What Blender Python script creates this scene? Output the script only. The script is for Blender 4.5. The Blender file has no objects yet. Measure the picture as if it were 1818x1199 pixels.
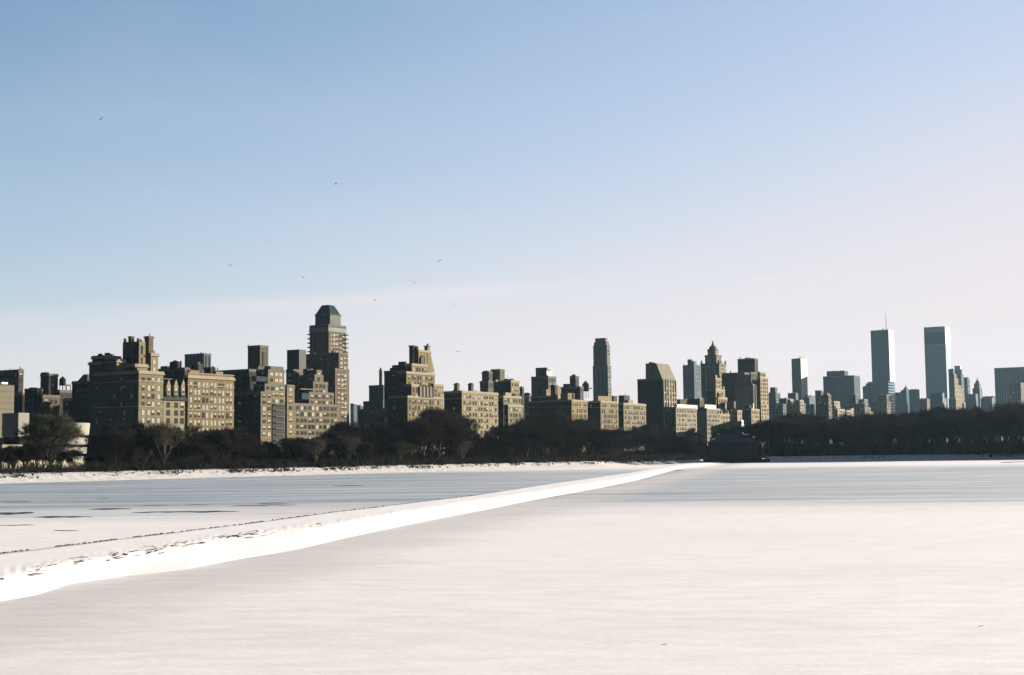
import bpy, math, random
from mathutils import Vector, Matrix, noise
random.seed(7)
R = math.radians
scene = bpy.context.scene
COL = scene.collection

# ---------------------------------------------------------------- camera
F = 2525.0; CX = 909.0; CY = 599.5; EYE = 5.5
PITCH = math.atan(208.5/F); ROLL = R(0.67)
Fw = Vector((0, math.cos(PITCH), math.sin(PITCH)))
R0 = Vector((1, 0, 0)); U0 = Vector((0, -math.sin(PITCH), math.cos(PITCH)))
Rt = R0*math.cos(ROLL) - U0*math.sin(ROLL)
Up = U0*math.cos(ROLL) + R0*math.sin(ROLL)
cam_d = bpy.data.cameras.new('camera'); cam = bpy.data.objects.new('camera', cam_d); COL.objects.link(cam)
cam_d.sensor_width = 36; cam_d.lens = F/1818*36; cam_d.clip_start = 0.5; cam_d.clip_end = 20000
cam.matrix_world = Matrix(((Rt.x, Up.x, -Fw.x, 0), (Rt.y, Up.y, -Fw.y, 0), (Rt.z, Up.z, -Fw.z, EYE), (0, 0, 0, 1)))
scene.camera = cam

# ---------------------------------------------------------------- sky, sun, exposure
SUN_AZ = R(62); SUN_EL = R(9.5)
scene.view_settings.view_transform = 'Standard'; scene.view_settings.look = 'None'
scene.view_settings.exposure = 1.85; scene.view_settings.gamma = 1
w = bpy.data.worlds.new('World'); scene.world = w; w.use_nodes = True
nt = w.node_tree; N = nt.nodes; Lk = nt.links; N.clear()
def wn(t, **k):
    n = N.new(t)
    for a, b in k.items(): setattr(n, a, b)
    return n
def wmath(op, a, b=None, c=None, clamp=False):
    n = wn('ShaderNodeMath', operation=op, use_clamp=clamp)
    for i, v in enumerate((a, b, c)):
        if v is None: continue
        if isinstance(v, (int, float)): n.inputs[i].default_value = v
        else: Lk.new(v, n.inputs[i])
    return n.outputs[0]
def wmix(f, a, b):
    n = wn('ShaderNodeMix', data_type='RGBA')
    for i, v in ((0, f), (6, a), (7, b)):
        if isinstance(v, (int, float)): n.inputs[i].default_value = v
        elif isinstance(v, tuple): n.inputs[i].default_value = (*v, 1)
        else: Lk.new(v, n.inputs[i])
    return n.outputs[2]
def wsmooth(v, a, b, lo=0, hi=1):
    n = wn('ShaderNodeMapRange', interpolation_type='SMOOTHSTEP')
    Lk.new(v, n.inputs[0]); n.inputs[1].default_value = a; n.inputs[2].default_value = b
    n.inputs[3].default_value = lo; n.inputs[4].default_value = hi
    return n.outputs[0]
sky = wn('ShaderNodeTexSky'); sky.sky_type = 'NISHITA'; sky.sun_disc = False
sky.sun_elevation = SUN_EL; sky.sun_rotation = SUN_AZ; sky.altitude = 30
sky.air_density = 1.0; sky.dust_density = 0.6; sky.ozone_density = 2.0
SKYS = 0.054
tc = wn('ShaderNodeTexCoord'); sp = wn('ShaderNodeSeparateXYZ'); Lk.new(tc.outputs['Generated'], sp.inputs[0])
ex, ey, ez = sp.outputs
az = wmath('ARCTAN2', ex, ey)
el = wmath('ARCSINE', ez)
sc = wn('ShaderNodeMix', data_type='RGBA', blend_type='MULTIPLY'); sc.inputs[0].default_value = 1
Lk.new(sky.outputs[0], sc.inputs[6]); sc.inputs[7].default_value = (SKYS*0.97, SKYS*0.98, SKYS*1.06, 1)
base = sc.outputs[2]
# thin winter haze near the horizon: rosy white, thicker towards the sun
hz = wsmooth(wmath('SUBTRACT', el, wmath('MULTIPLY', az, 0.36)), R(-4.0), R(28.5), 0.96, 0.0)
rosy = wmix(wsmooth(wmath('SUBTRACT', el, wmath('MULTIPLY', az, 0.22)), R(2.0), R(14.0)), (0.232, 0.207, 0.214), (0.170, 0.182, 0.222))
col = wmix(hz, base, rosy)
nz = wn('ShaderNodeTexNoise'); nz.inputs['Scale'].default_value = 9; nz.inputs['Detail'].default_value = 4
mp = wn('ShaderNodeMapping'); mp.inputs['Scale'].default_value = (1, 1, 7); Lk.new(tc.outputs['Generated'], mp.inputs[0]); Lk.new(mp.outputs[0], nz.inputs['Vector'])
nzv = wmath('SUBTRACT', nz.outputs[0], 0.5)
# high bank of thin cloud: upper edge climbs from left to centre, fades out to the right
edge = wmath('ADD', wmath('MULTIPLY', az, 0.062), R(7.0))
dd = wmath('SUBTRACT', wmath('ADD', el, wmath('MULTIPLY', nzv, 0.012)), edge)
bank = wsmooth(dd, -0.010, 0.004, 0.30, 0.0)
bank = wmath('MULTIPLY', bank, wsmooth(az, -0.05, 0.16, 1.0, 0.25))
col = wmix(bank, col, (0.236, 0.212, 0.219))
wisp = wmath('MULTIPLY', wsmooth(wmath('ABSOLUTE', wmath('ADD', dd, 0.006)), 0.0, 0.007, 0.38, 0.0), wmath('MULTIPLY', wsmooth(az, -0.30, -0.10), wsmooth(az, -0.02, 0.07, 1, 0)))
col = wmix(wisp, col, (0.240, 0.218, 0.220))
n2 = wn('ShaderNodeTexNoise'); n2.inputs['Scale'].default_value = 3.5; n2.inputs['Detail'].default_value = 5; n2.inputs['Distortion'].default_value = 0.6
mp2 = wn('ShaderNodeMapping'); mp2.inputs['Scale'].default_value = (1, 1, 3.2); mp2.inputs['Rotation'].default_value = (0, 0.12, 0); Lk.new(tc.outputs['Generated'], mp2.inputs[0]); Lk.new(mp2.outputs[0], n2.inputs['Vector'])
col = wmix(wsmooth(n2.outputs[0], 0.42, 0.72, 0.0, 0.07), col, (0.225, 0.215, 0.235))   # thin uneven veil
# faint contrails
tr = wmath('ABSOLUTE', wmath('SUBTRACT', el, wmath('ADD', wmath('MULTIPLY', az, -0.012), R(6.98))))
trm = wmath('MULTIPLY', wsmooth(tr, 0.0, 0.0022, 0.22, 0.0), wmath('MULTIPLY', wsmooth(az, 0.15, 0.19), wsmooth(az, 0.24, 0.34, 1, 0)))
col = wmix(trm, col, (0.25, 0.228, 0.225))
# added darkening behind the viewer: cuts sky fill on the shaded faces
aa = wmath('ABSOLUTE', wmath('SUBTRACT', az, 0.35))
col = wmix(wmath('MULTIPLY', wsmooth(aa, 0.8, 1.8), 0.88), col, (0.01, 0.02, 0.035))
bg = wn('ShaderNodeBackground'); bg.inputs[1].default_value = 1.0; Lk.new(col, bg.inputs[0])
out = wn('ShaderNodeOutputWorld'); Lk.new(bg.outputs[0], out.inputs[0])

sd = bpy.data.lights.new('sun', 'SUN'); sd.energy = 5.0; sd.angle = R(0.5); sd.color = (1.0, 0.90, 0.74)
so = bpy.data.objects.new('sun', sd); COL.objects.link(so)
sdir = Vector((math.sin(SUN_AZ)*math.cos(SUN_EL), math.cos(SUN_AZ)*math.cos(SUN_EL), math.sin(SUN_EL)))
so.rotation_euler = sdir.to_track_quat('Z', 'Y').to_euler(); so.location = (200, -100, 200)

# ---------------------------------------------------------------- helpers
def ray(px, py): return Fw + Rt*((px-CX)/F) - Up*((py-CY)/F)
def on_z(px, py, z=0.0):
    d = ray(px, py); t = (z-EYE)/d.z
    return Vector((d.x*t, d.y*t, z))
def at_y(px, py, Y):
    d = ray(px, py); t = Y/d.y
    return Vector((d.x*t, Y, EYE+d.z*t))
ALPHA = R(31.5)
S = Vector((math.sin(ALPHA), math.cos(ALPHA))); E = Vector((-math.cos(ALPHA), math.sin(ALPHA)))
ROTZ = math.atan2(S.y, S.x)
GZ = 2.3
def corner(px, py, D):
    d = ray(px, py); t = D/(d.x*E.x+d.y*E.y)
    return Vector((d.x*t, d.y*t, EYE+d.z*t))
def lerp_tab(tab, x):
    if x <= tab[0][0]: a, b = tab[0], tab[1]
    elif x >= tab[-1][0]: a, b = tab[-2], tab[-1]
    else:
        for a, b in zip(tab, tab[1:]):
            if a[0] <= x <= b[0]: break
    k = (x-a[0])/(b[0]-a[0]); return a[1]+(b[1]-a[1])*k

MATS = {}
def newmat(name):
    m = bpy.data.materials.new(name); m.use_nodes = True
    return m, m.node_tree.nodes, m.node_tree.links, m.node_tree.nodes['Principled BSDF']
def mat(name, c, rough=0.85, var=0.25, scale=0.3, metal=0.0, bump=0.0, spec=0.1, streak=False, courses=0.0):
    """solid procedural surface: colour mottled by noise, optional rain streaks and floor courses (all in object space)"""
    if name in MATS: return MATS[name]
    m, n, l, b = newmat(name)
    t = n.new('ShaderNodeTexCoord'); mpn = n.new('ShaderNodeMapping'); l.new(t.outputs['Object'], mpn.inputs[0])
    mpn.inputs['Scale'].default_value = (1, 1, 0.18) if streak else (1, 1, 1)
    z1 = n.new('ShaderNodeTexNoise'); z1.inputs['Scale'].default_value = scale; z1.inputs['Detail'].default_value = 6; l.new(mpn.outputs[0], z1.inputs['Vector'])
    z2 = n.new('ShaderNodeTexNoise'); z2.inputs['Scale'].default_value = scale*9; z2.inputs['Detail'].default_value = 3; l.new(t.outputs['Object'], z2.inputs['Vector'])
    ad = n.new('ShaderNodeMath'); ad.operation = 'ADD'; l.new(z1.outputs[0], ad.inputs[0]); l.new(z2.outputs[0], ad.inputs[1])
    mr = n.new('ShaderNodeMapRange'); mr.inputs[1].default_value = 0.65; mr.inputs[2].default_value = 1.35
    mr.inputs[3].default_value = 1-var; mr.inputs[4].default_value = 1+var; l.new(ad.outputs[0], mr.inputs[0])
    v = mr.outputs[0]
    if courses:
        sx = n.new('ShaderNodeSeparateXYZ'); l.new(t.outputs['Object'], sx.inputs[0])
        mm = n.new('ShaderNodeMath'); mm.operation = 'PINGPONG'; mm.inputs[1].default_value = courses/2; l.new(sx.outputs[2], mm.inputs[0])
        gt = n.new('ShaderNodeMapRange'); l.new(mm.outputs[0], gt.inputs[0]); gt.inputs[1].default_value = 0.12; gt.inputs[2].default_value = 0.3
        gt.inputs[3].default_value = 0.72; gt.inputs[4].default_value = 1.0
        mu = n.new('ShaderNodeMath'); mu.operation = 'MULTIPLY'; l.new(v, mu.inputs[0]); l.new(gt.outputs[0], mu.inputs[1]); v = mu.outputs[0]
    vm = n.new('ShaderNodeVectorMath'); vm.operation = 'SCALE'; vm.inputs[0].default_value = c; l.new(v, vm.inputs['Scale'])
    l.new(vm.outputs[0], b.inputs['Base Color'])
    b.inputs['Roughness'].default_value = rough; b.inputs['Metallic'].default_value = metal
    b.inputs['Specular IOR Level'].default_value = spec
    if bump:
        bp = n.new('ShaderNodeBump'); bp.inputs['Strength'].default_value = bump; bp.inputs['Distance'].default_value = 0.3
        l.new(ad.outputs[0], bp.inputs['Height']); l.new(bp.outputs[0], b.inputs['Normal'])
    MATS[name] = m; return m

WALL = {
 'tan':   mat('tan_limestone', (0.1166, 0.0966, 0.0567), var=0.34, streak=True, courses=3.5),
 'gold':  mat('yellow_limestone', (0.1392, 0.112, 0.0585), var=0.34, streak=True, courses=3.5),
 'lime':  mat('pale_limestone', (0.1731, 0.1468, 0.0915), var=0.2, streak=True, courses=3.3),
 'brown': mat('brown_brick', (0.0686, 0.0483, 0.033), var=0.3, streak=True),
 'dark':  mat('dark_brick', (0.028, 0.0229, 0.0183), var=0.3, streak=True),
 'olive': mat('olive_brick', (0.0639, 0.058, 0.0366), var=0.28, streak=True, courses=3.2),
 'buff':  mat('buff_brick', (0.0941, 0.0812, 0.0513), var=0.25, streak=True, courses=3.0),
 'grey':  mat('grey_stucco', (0.0661, 0.0686, 0.0661), var=0.2, streak=True),
 'slate': mat('slate_stucco', (0.05, 0.068, 0.085), var=0.18, streak=True),
 'teal':  mat('blue_curtain_wall', (0.016, 0.05, 0.078), rough=0.85, spec=0.05, var=0.25, scale=0.15, streak=True),
 'steel': mat('silver_curtain_wall', (0.12, 0.17, 0.205), rough=0.85, spec=0.05, var=0.15, scale=0.2),
 'black': mat('black_brick', (0.0112, 0.0105, 0.0099), var=0.3),
 'white': mat('white_marble', (0.3844, 0.3596, 0.3224), rough=0.6, var=0.08),
 'green': mat('green_copper_roof', (0.0186, 0.0279, 0.0248), rough=0.6, var=0.4, scale=0.8),
}
TRIM = mat('pale_stone_trim', (0.19, 0.165, 0.115), var=0.15)
TRIMD = mat('weathered_trim', (0.0868, 0.0806, 0.0682), var=0.2)
METAL = mat('dark_metal', (0.02, 0.02, 0.02), rough=0.8, spec=0.1)
WOODT = mat('tarred_wood', (0.0279, 0.0198, 0.0149), var=0.4, scale=2)
ROOF = mat('tar_roof', (0.031, 0.031, 0.031), var=0.4)
SNOWR = mat('roof_snow', (0.6, 0.6, 0.62), var=0.04)
GLASSD = mat('dark_glass', (0.0112, 0.0149, 0.0174), rough=0.06, var=0.5, spec=0.22)
GLASSB = mat('blue_glass', (0.014, 0.028, 0.036), rough=0.06, var=0.4, spec=0.4)
BLIND = mat('white_blind', (0.33, 0.32, 0.285), rough=0.8, var=0.12, scale=1.5, spec=0.1)
FRAME = mat('window_frame', (0.13, 0.11, 0.08), var=0.2)
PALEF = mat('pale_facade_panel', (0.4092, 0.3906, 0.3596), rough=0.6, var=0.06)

class MB:
    def __init__(s): s.v = []; s.f = []; s.m = []; s.mats = []
    def mi(s, m):
        if m not in s.mats: s.mats.append(m)
        return s.mats.index(m)
    def quad(s, pts, m):
        k = len(s.v); s.v += [tuple(p) for p in pts]; s.f.append(tuple(range(k, k+len(pts)))); s.m.append(s.mi(m))
    def hexa(s, b, t, m, bottom=False):
        """prism from bottom ring b to top ring t (same count, ccw from above)"""
        k = len(s.v); n = len(b); s.v += [tuple(p) for p in b]+[tuple(p) for p in t]; i = s.mi(m)
        for j in range(n):
            s.f.append((k+j, k+(j+1) % n, k+n+(j+1) % n, k+n+j)); s.m.append(i)
        s.f.append(tuple(k+n+j for j in range(n))); s.m.append(i)
        if bottom: s.f.append(tuple(k+j for j in reversed(range(n)))); s.m.append(i)
    def box(s, x0, y0, z0, x1, y1, z1, m, bottom=True):
        s.hexa([(x0, y0, z0), (x1, y0, z0), (x1, y1, z0), (x0, y1, z0)], [(x0, y0, z1), (x1, y0, z1), (x1, y1, z1), (x0, y1, z1)], m, bottom)
    def ring(s, cx, cy, prof, m, n=24, cap=True):
        k = len(s.v); i = s.mi(m)
        for (r, z) in prof:
            for j in range(n):
                a = 2*math.pi*j/n; s.v.append((cx+r*math.cos(a), cy+r*math.sin(a), z))
        for q in range(len(prof)-1):
            for j in range(n):
                a = k+q*n+j; b = k+q*n+(j+1) % n
                s.f.append((a, b, b+n, a+n)); s.m.append(i)
        if cap:
            s.f.append(tuple(k+(len(prof)-1)*n+j for j in range(n))); s.m.append(i)
            s.f.append(tuple(k+j for j in reversed(range(n)))); s.m.append(i)
    def tube(s, a, b, ra, rb, m, n=4):
        a = Vector(a); b = Vector(b); d = (b-a)
        if d.length < 1e-6: return
        q = d.to_track_quat('Z', 'Y'); k = len(s.v); i = s.mi(m)
        for p, r in ((a, ra), (b, rb)):
            for j in range(n):
                t = 2*math.pi*j/n; s.v.append(tuple(p + q @ Vector((r*math.cos(t), r*math.sin(t), 0))))
        for j in range(n):
            s.f.append((k+j, k+(j+1) % n, k+n+(j+1) % n, k+n+j)); s.m.append(i)
    def mesh(s, name):
        me = bpy.data.meshes.new(name); me.from_pydata(s.v, [], s.f)
        for m in s.mats: me.materials.append(m)
        me.polygons.foreach_set('material_index', s.m); me.update(); return me
    def build(s, name, parent=None, smooth=False):
        me = s.mesh(name)
        if smooth: me.polygons.foreach_set('use_smooth', [True]*len(me.polygons))
        return link(name, me, parent)
def link(name, me, parent=None, loc=None, rz=0):
    o = bpy.data.objects.new(name, me); COL.objects.link(o)
    if parent: o.parent = parent
    if loc is not None: o.location = loc
    if rz: o.rotation_euler = (0, 0, rz)
    return o
def tag(o, label=None, cat=None, group=None, kind=None):
    if label: o['label'] = label
    if cat: o['category'] = cat
    if group: o['group'] = group
    if kind: o['kind'] = kind
    return o
# ================================================================ SETTING
def nodemat(name): return newmat(name)
def snow_ice_material():
    m, n, l, b = newmat('snow_dusted_ice')
    def nd(t, **k):
        x = n.new(t)
        for a, c in k.items(): setattr(x, a, c)
        return x
    def mth(op, a, c=None, cl=False):
        x = nd('ShaderNodeMath', operation=op, use_clamp=cl)
        for i, v in enumerate((a, c)):
            if v is None: continue
            if isinstance(v, (int, float)): x.inputs[i].default_value = v
            else: l.new(v, x.inputs[i])
        return x.outputs[0]
    def rng(v, a, c, lo=0, hi=1):
        x = nd('ShaderNodeMapRange', interpolation_type='SMOOTHSTEP'); l.new(v, x.inputs[0])
        for i, q in enumerate((a, c, lo, hi)): x.inputs[i+1].default_value = q
        return x.outputs[0]
    t = nd('ShaderNodeTexCoord'); s = nd('ShaderNodeSeparateXYZ'); l.new(t.outputs['Object'], s.inputs[0])
    def nz(scale, stretch, det=5, rot=0.1):
        mp = nd('ShaderNodeMapping'); mp.inputs['Scale'].default_value = stretch; mp.inputs['Rotation'].default_value = (0, 0, rot)
        l.new(t.outputs['Object'], mp.inputs[0]); z = nd('ShaderNodeTexNoise'); z.inputs['Scale'].default_value = scale
        z.inputs['Detail'].default_value = det; l.new(mp.outputs[0], z.inputs['Vector']); return z.outputs[0]
    big = nz(0.02, (0.3, 1, 1)); mid = nz(0.10, (0.22, 1, 1), 7, 0.16); fine = nz(0.9, (0.4, 1, 1), 7, 0.3); streak = nz(0.16, (0.07, 1, 1), 5, 0.02); grain = nz(7.0, (0.6, 1, 1), 8, 0.5); pat = nz(0.06, (0.5, 1, 1), 6, 0.3)
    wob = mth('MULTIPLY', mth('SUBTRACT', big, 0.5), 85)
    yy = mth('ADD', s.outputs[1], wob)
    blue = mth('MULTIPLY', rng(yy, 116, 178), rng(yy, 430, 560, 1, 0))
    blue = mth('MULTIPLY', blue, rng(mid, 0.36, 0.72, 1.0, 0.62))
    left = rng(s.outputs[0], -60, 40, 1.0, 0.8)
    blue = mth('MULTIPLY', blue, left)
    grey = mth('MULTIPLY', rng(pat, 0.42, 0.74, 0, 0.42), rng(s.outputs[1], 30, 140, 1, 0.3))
    # greyer ice along the foot of the weir
    dl = mth('ADD', mth('SUBTRACT', mth('MULTIPLY', mth('ADD', s.outputs[0], 19.8), 0.982), mth('MULTIPLY', mth('SUBTRACT', s.outputs[1], 55), 0.191)), mth('MULTIPLY', mth('SUBTRACT', mid, 0.5), 9))
    foot = mth('MULTIPLY', rng(dl, -3, 1.0), rng(dl, 2.5, 13, 0.85, 0))
    grey = mth('MAXIMUM', grey, foot)
    patch = mth('MULTIPLY', rng(streak, 0.52, 0.66, 0, 0.75), blue)
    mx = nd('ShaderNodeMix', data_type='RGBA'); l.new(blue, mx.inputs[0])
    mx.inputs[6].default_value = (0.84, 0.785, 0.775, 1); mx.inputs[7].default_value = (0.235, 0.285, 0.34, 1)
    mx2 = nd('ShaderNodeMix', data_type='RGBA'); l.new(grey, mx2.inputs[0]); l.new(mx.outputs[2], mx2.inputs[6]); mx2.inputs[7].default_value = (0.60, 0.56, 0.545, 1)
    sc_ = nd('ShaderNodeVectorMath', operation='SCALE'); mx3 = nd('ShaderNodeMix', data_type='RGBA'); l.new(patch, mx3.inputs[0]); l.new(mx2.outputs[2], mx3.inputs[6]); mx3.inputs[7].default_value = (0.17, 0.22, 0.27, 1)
    l.new(mx3.outputs[2], sc_.inputs[0])
    l.new(mth('MULTIPLY', rng(fine, 0.3, 0.7, 0.95, 1.05), rng(grain, 0.3, 0.7, 0.95, 1.05)), sc_.inputs['Scale'])
    l.new(sc_.outputs[0], b.inputs['Base Color'])
    b.inputs['Roughness'].default_value = 0.75; b.inputs['Specular IOR Level'].default_value = 0.2
    bp = nd('ShaderNodeBump'); bp.inputs['Strength'].default_value = 0.22; bp.inputs['Distance'].default_value = 0.08
    l.new(mth('ADD', mth('ADD', fine, mid), mth('MULTIPLY', grain, 0.25)), bp.inputs['Height']); l.new(bp.outputs[0], b.inputs['Normal'])
    return m
ICE = snow_ice_material()
SNOW = mat('wind_packed_snow', (0.84, 0.795, 0.785), rough=0.85, var=0.035, scale=0.5, bump=0.03, spec=0.2)
BERM = mat('trodden_bank_snow', (0.43, 0.415, 0.42), rough=0.85, var=0.28, scale=0.5, bump=0.6, spec=0.2)
mb = MB(); nx, ny = 60, 60
for j in range(ny+1):
    for i in range(nx+1): mb.v.append((-500+i*1500/nx, -60+j*900/ny, 0))
for j in range(ny):
    for i in range(nx):
        a = j*(nx+1)+i; mb.f.append((a, a+1, a+nx+2, a+nx+1)); mb.m.append(0)
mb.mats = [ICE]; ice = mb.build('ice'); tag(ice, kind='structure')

# shore line (foot of the bank), left to right, as seen from the camera side
def perp_pt(px, D):
    d = ray(px, 815); t = D/(d.x*E.x+d.y*E.y); return Vector((d.x*t, d.y*t))
def xy(px, Y): return Vector(((ray(px, 815).x/ray(px, 815).y)*Y, Y))
shoreE = [perp_pt(p, 288) for p in (-900, -500, -250, -100, 0, 100, 200, 300, 400, 500, 600, 700, 800, 900, 1000, 1080)]
shoreE += [xy(1150, 690), xy(1205, 722), xy(1240, 744), xy(1257, 752)]
shoreS = [xy(1367, 752), xy(1420, 753), xy(1500, 755), xy(1600, 760), xy(1700, 765), xy(1818, 771), xy(2000, 785), xy(2300, 800)]
def bank(name, line, zs):
    pts = []
    for a, b in zip(line, line[1:]):
        k = max(2, int((b-a).length/4))
        for q in range(k): pts.append(a+(b-a)*q/k)
    pts.append(line[-1])
    mb = MB(); prof = [(-0.6, -0.3), (0.0, 0.05), (1.6, 0.75), (3.4, 1.7), (5.0, 2.6), (6.6, 3.4), (7.6, 3.68), (10.5, 3.72), (14, 3.62)]
    npf = len(prof); n_ = len(pts)
    for i, p in enumerate(pts):
        t = (pts[min(i+1, n_-1)]-pts[max(i-1, 0)]).normalized(); nrm = Vector((-t.y, t.x))
        if nrm.y < 0: nrm = -nrm
        for j, (dx, z) in enumerate(prof):
            h = noise.noise(Vector((p.x*0.15, p.y*0.15, j*0.9)))
            q = p + nrm*(dx+0.5*h*(0 < j < 6)); zz = (z*zs if j < npf-1 else 2.28)+0.16*h*(0 < j < npf-1)
            mb.v.append((q.x, q.y, zz))
    for i in range(n_-1):
        for j in range(npf-1):
            a = i*npf+j; mb.f.append((a, a+npf, a+npf+1, a+1)); mb.m.append(0)
    mb.mats = [BERM]; o = mb.build(name, smooth=True); tag(o, kind='structure'); return pts
ptsE = bank('snow_bank', shoreE, 0.64)
ptsS = bank('snow_bank', shoreS, 0.82)
# near bank under the camera
mb = MB()
for (y0, z0), (y1, z1) in zip([(-14, 3.6), (-6, 3.7), (1.5, 3.7), (9, -0.2)], [(-6, 3.7), (1.5, 3.7), (9, -0.2)]):
    mb.quad([(-400, y0, z0), (400, y0, z0), (400, y1, z1), (-400, y1, z1)], BERM)
tag(mb.build('near_bank'), kind='structure')
# park ground beyond the banks, one sheet to the horizon with the reservoir cut out
PARK = mat('winter_park_soil', (0.045, 0.037, 0.028), rough=0.95, var=0.5, scale=0.08)
mb = MB()
line = [Vector((-700, 120))] + [p for p in shoreE] + [xy(1257, 775), xy(1367, 775)] + [p for p in shoreS] + [Vector((900, 820))]
inner = []
for i, p in enumerate(line):
    t = (line[min(i+1, len(line)-1)]-line[max(i-1, 0)]).normalized(); nrm = Vector((-t.y, t.x))
    if nrm.y < 0: nrm = -nrm
    inner.append(p+nrm*12.5 if p.y != 775 else p)
for i in range(len(inner)-1):
    a, b = inner[i], inner[i+1]
    A = Vector((-2200+5400*i/(len(inner)-1), 5600)); B = Vector((-2200+5400*(i+1)/(len(inner)-1), 5600))
    mb.quad([(a.x, a.y, GZ-0.02), (b.x, b.y, GZ-0.02), (B.x, B.y, GZ-0.02), (A.x, A.y, GZ-0.02)], PARK)
a = inner[0]; mb.quad([(a.x, a.y, GZ-0.02), (-2200, 5600, GZ-0.02), (-2200, 100, GZ-0.02)], PARK)
a = inner[-1]; mb.quad([(a.x, a.y, GZ-0.02), (3200, 100, GZ-0.02), (3200, 5600, GZ-0.02)], PARK)
tag(mb.build('ground'), kind='structure')

# snow covered dividing weir running to the gatehouse
fr = [(-150, 1105), (0, 1070), (66, 1058), (116, 1040), (233, 1022), (333, 1012), (433, 994), (532, 977), (600, 960), (700, 938), (775, 923), (862, 906), (949, 888), (1054, 869), (1124, 855), (1200, 834), (1260, 825.5), (1316, 820.5)]
cr = [(-150, 1052), (0, 1024), (116, 1001), (200, 986), (300, 970), (400, 953), (475, 944), (570, 932), (700, 910), (830, 890), (950, 873), (1054, 857), (1124, 845), (1200, 828), (1260, 821.5), (1312, 818)]
bk = [(-150, 1003), (0, 982), (200, 958), (309, 945), (416, 932), (600, 908), (740, 892), (845, 879), (949, 863), (1054, 848), (1124, 838.5), (1200, 824), (1260, 819.6), (1308, 817.3)]
mb = MB(); NA, NC = 520, 22
rubble_pts = []
def Yof(tab, px, z):
    p = on_z(px, lerp_tab(tab, px), z); return p
for i in range(NA+1):
    s_ = i/NA; px = -150+(1310+150)*(1-(1-s_)**1.0)
    a = on_z(px, lerp_tab(fr, px), 0); c = on_z(px, lerp_tab(cr, px), 0.5); b = on_z(px, lerp_tab(bk, px), 0.47)
    c.y = max(c.y, a.y+2.5); b.y = max(b.y, c.y+4)
    u = a.x/a.y
    c.x = c.y*ray(px, 900).x/ray(px, 900).y if False else c.x
    for j in range(NC+1):
        t = j/NC
        if t < 0.42:
            k = t/0.42; P = a.lerp(c, k); z = 0.5*(k*k*(3-2*k)*0.45+k*0.55)
        elif t < 0.93:
            k = (t-0.42)/0.51; P = c.lerp(b, k); z = 0.5-0.03*k
        else:
            k = (t-0.93)/0.07; P = b.copy(); P.y += k*0.5; z = 0.47*(1-k)
        q = Vector((P.x, P.y, 0))
        cw = math.exp(-((t-0.45)/0.10)**2); h = noise.noise(q*0.05)*0.05+noise.noise(Vector((q.x*0.6, q.y*0.25, 3)))*(0.010+0.02*cw)+noise.noise(q*1.3)*0.02*cw
        env = min(1, t/0.12)*min(1, (1-t)/0.07)
        z = z + h*env
        z = max(z, -0.03+0.03*env) if 0 < j < NC else -0.03
        mb.v.append((P.x, P.y+noise.noise(q*0.2+Vector((5, 5, 5)))*0.9*(1-env), z))
for i in range(NA):
    for j in range(NC):
        p = i*(NC+1)+j; mb.f.append((p, p+NC+1, p+NC+2, p+1)); mb.m.append(0)
mb.mats = [SNOW]; tag(mb.build('snow_weir', smooth=True), kind='structure')

# stones poking through the snow on the weir
STONE = mat('brown_rubble_stone', (0.10, 0.075, 0.06), var=0.4, scale=3)
def stone_mesh(k):
    rnd = random.Random(k); mb = MB(); n = 7; prof = [(0.15, 0), (0.5, 0.05), (0.42, 0.25), (0.15, 0.36)]
    for (r, z) in prof:
        for j in range(n):
            a = 2*math.pi*j/n; rr = r*(0.75+rnd.random()*0.5)
            mb.v.append((rr*math.cos(a)*1.4, rr*math.sin(a), z*(0.8+0.4*rnd.random())))
    for q in range(3):
        for j in range(n):
            a = q*n+j; b_ = q*n+(j+1) % n; mb.f.append((a, b_, b_+n, a+n)); mb.m.append(0)
    mb.f.append(tuple(3*n+j for j in range(n))); mb.m.append(0); mb.mats = [STONE]
    return mb.mesh('stone')
STM = [stone_mesh(k) for k in range(5)]
marks = [(4, 1026), (64, 1018), (55, 1008), (70, 1003), (78, 1007), (116, 991), (125, 993), (130, 990), (143, 990), (186, 984), (193, 980), (212, 981), (218, 979), (222, 984), (262, 970), (272, 975), (280, 972), (300, 969), (312, 966), (320, 963), (327, 965), (360, 963), (390, 954), (412, 952), (416, 950), (443, 953), (445, 948), (565, 930)]
marks.sort()
NTH = [('' if k < 20 else 'twenty-')+('first', 'second', 'third', 'fourth', 'fifth', 'sixth', 'seventh', 'eighth', 'ninth', 'tenth', 'eleventh', 'twelfth', 'thirteenth', 'fourteenth', 'fifteenth', 'sixteenth', 'seventeenth', 'eighteenth', 'nineteenth', 'twentieth')[k if k < 20 else k-20] for k in range(28)]
for k, (px, py) in enumerate(marks):
    p = on_z(px, py, 0.5); o = link('stone', STM[k % 5], None, (p.x, p.y, 0.44), random.random()*6)
    s_ = random.uniform(0.2, 0.5)*(0.6+p.y/160); o.scale = (s_*1.7, s_*0.8, s_*0.45)
    tag(o, 'brown stone on the crest of the snowy ridge, '+NTH[k]+' from the left', 'stone', 'stones showing through the snow on the ridge')
mb = MB(); rnd = random.Random(3)
for i in range(300):
    px = rnd.uniform(-60, 900); dens = 0.5+noise.noise(Vector((px*0.02, 3, 1)))
    if rnd.random() > dens+0.25: continue
    p = on_z(px, lerp_tab(bk, px), 0.47); p.y += rnd.uniform(-0.3, 0.35)
    r = rnd.uniform(0.05, 0.18); mb.ring(p.x, p.y, [(r*0.6, 0.30), (r, 0.44), (r*0.5, 0.47+r*0.2)], STONE, n=5)
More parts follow.
